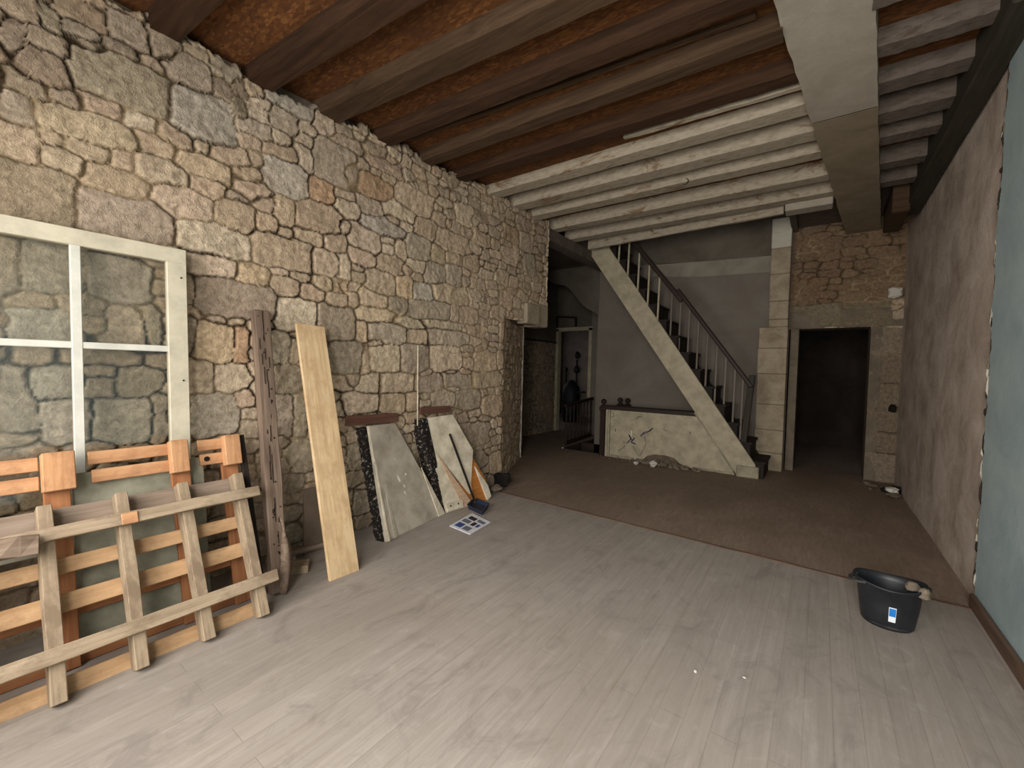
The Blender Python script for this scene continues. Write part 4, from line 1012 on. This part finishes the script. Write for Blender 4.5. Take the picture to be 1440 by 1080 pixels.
for ang, nm in ((math.radians(20), 'handle'), (math.radians(200), 'handle')):
    bm = bmesh.new(); pv = None
    for i in range(13):
        a = ang+math.radians(-24+4*i); t = i/12; rr_ = .178+.045*math.sin(math.pi*t)
        p = Vector((math.cos(a)*rr_, math.sin(a)*rr_*.95, .258-.012*math.sin(math.pi*t)))
        vs = [bm.verts.new(p+Vector((math.cos(a), math.sin(a), 0))*dx+Vector((0, 0, dz))) for dx, dz in ((-.011, -.007), (.011, -.007), (.011, .007), (-.011, .007))]
        if pv:
            for c in range(4): bm.faces.new((pv[c], pv[(c+1) % 4], vs[(c+1) % 4], vs[c]))
        else: bm.faces.new(vs)
        pv = vs
    bm.faces.new(pv[::-1]); link(nm, bm_mesh(bm, smooth=False), 'blackin', bk, Matrix.Translation((.39, 3.42, .0)) @ TS)
# sticker: follows the side facing the camera
def stick(z0, z1, a0, a1, mat, nm, par=None):
    bm = bmesh.new(); pv = None
    for i in range(7):
        a = a0+(a1-a0)*i/6
        vs = []
        for z in (z0, z1):
            r = (.135+(z-.012)*.03/.223*1.0*1.05)*tub_r(a, 0)+(.0035 if par is None else .005)
            vs.append(bm.verts.new((r*math.cos(a), r*math.sin(a)*.92, z)))
        if pv: bm.faces.new((pv[0], vs[0], vs[1], pv[1]))
        pv = vs
    return link(nm, bm_mesh(bm), mat, par or bk, Matrix.Translation((.39, 3.42, .0)) @ TS)
rock('mortar_crust', (.535, 3.36, .225), (.035, .03, .03), 'rubble', 91, bk); rock('mortar_crust', (.50, 3.45, .23), (.04, .03, .025), 'rubble', 92, bk)
A0 = math.radians(-86)
sw = stick(.06, .15, A0-.13, A0+.13, 'stick_w', 'sticker'); stick(.095, .145, A0-.115, A0+.115, 'stick_b', 'sticker_print', sw)

# debris in the right-hand corner and on the floor
for i, (x, y, s, m, lb) in enumerate([(.80, 7.05, (.10, .06, .03), 'rubble', 'flat grey stone slab piece at the foot of the raw plaster wall'), (.78, 7.16, (.08, .05, .035), 'white_chunk', 'pale stone piece lying by the raw plaster wall in the corner'),
        (.62, 7.6, (.12, .07, .03), 'rubble', 'grey-brown stone piece beside the right jamb of the dark doorway'), (.60, 7.36, (.03, .025, .015), 'rubble', 'tiny pebble on the floor before the right door jamb'), (.84, 7.35, (.05, .12, .05), 'dark', 'dark lump in the corner under the raw plaster wall')]):
    rock('stone_debris', (x, y, .0 if i != 1 else .04), s, m, 60+i, label=lb, cat='stone')
for i, (px, py, s, lb) in enumerate([(1047, 953, .006, 'tiny pale plaster crumb on the near floorboards right of centre'), (978, 944, .008, 'tiny white plaster crumb near the middle of the floorboards')]):
    p = at(px, py, 2, 0); rock('plaster_crumb', (p.x, p.y, .0), (s*1.6, s, s*.6), 'white_chunk', 90+i, label=lb, cat='crumb')
# rope hook on the joist
p = at(964, 250, 2, 3.6)
bm = bmesh.new(); pv = None
for i in range(13):
    a = i/12*math.pi*1.3; q_ = Vector((p.x+.03*math.sin(a), p.y, 3.61-.015-.05*(1-math.cos(a))*.5-.02*i/12))
    vs = [bm.verts.new(q_+Vector((dx, dy, 0))) for dx, dy in ((-.005, -.005), (.005, -.005), (.005, .005), (-.005, .005))]
    if pv:
        for c in range(4): bm.faces.new((pv[c], pv[(c+1) % 4], vs[(c+1) % 4], vs[c]))
    pv = vs
tag(link('ceiling_hook', bm_mesh(bm), 'iron'), 'small dark hook hanging from a whitewashed ceiling joist', 'hook')

# ------------------------------------------------------------------ room behind the camera and light
BY = -1.0
wx0, wx1, wz0, wz1 = -2.75, -1.0, .75, 2.75
wx2, wx3 = -.45, .55
def bwall(x0, x1, z0, z1): box('wall_window', (x0, BY-.25, z0), (x1, BY, z1), 'white', kind='structure', bev=0)
bwall(-4.3, wx0, 0, 3.85); bwall(wx1, wx2, 0, 3.85); bwall(wx3, 1.1, 0, 3.85); bwall(wx0, wx1, 0, wz0); bwall(wx0, wx1, wz1, 3.85); bwall(wx2, wx3, 0, wz0); bwall(wx2, wx3, wz1, 3.85)
def area(name, loc, sx_, sy_, power, col, rot):
    l = bpy.data.lights.new(name, 'AREA'); l.shape = 'RECTANGLE'; l.size = sx_; l.size_y = sy_; l.energy = power; l.color = col
    o = bpy.data.objects.new(name, l); COL.objects.link(o); o.location = loc; o.rotation_euler = rot; return o
area('daylight_window', ((wx0+wx1)/2, BY-.22, (wz0+wz1)/2), wx1-wx0, wz1-wz0, 135, (1.0, .965, .92), (math.radians(90-22), 0, 0))
area('daylight_window', ((wx2+wx3)/2, BY-.22, (wz0+wz1)/2), wx3-wx2, wz1-wz0, 185, (1.0, .975, .94), (math.radians(90-22), 0, 0))
# a window of the far room, out of sight to the left
area('daylight_far_room', (-6.9, 11.0, 1.7), 1.0, 1.4, 2.0, (1, .93, .86), (math.radians(90), 0, math.radians(-90)))
area('daylight_upper_stair', (-2.0, 7.3, 4.5), 1.2, .8, .6, (1, .96, .9), (0, 0, 0))

w = bpy.data.worlds.new('world'); S.world = w; w.use_nodes = True
w.node_tree.nodes['Background'].inputs[0].default_value = (.6, .7, .85, 1); w.node_tree.nodes['Background'].inputs[1].default_value = .3

S.view_settings.view_transform = 'Standard'; S.view_settings.look = 'None'; S.view_settings.gamma = 1; S.view_settings.use_curve_mapping = False
S.view_settings.exposure = 0.0
S.cycles.use_denoising = True; S.cycles.max_bounces = 8; S.cycles.diffuse_bounces = 5; S.cycles.glossy_bounces = 3; S.cycles.transparent_max_bounces = 8
S.cycles.sample_clamp_indirect = 4
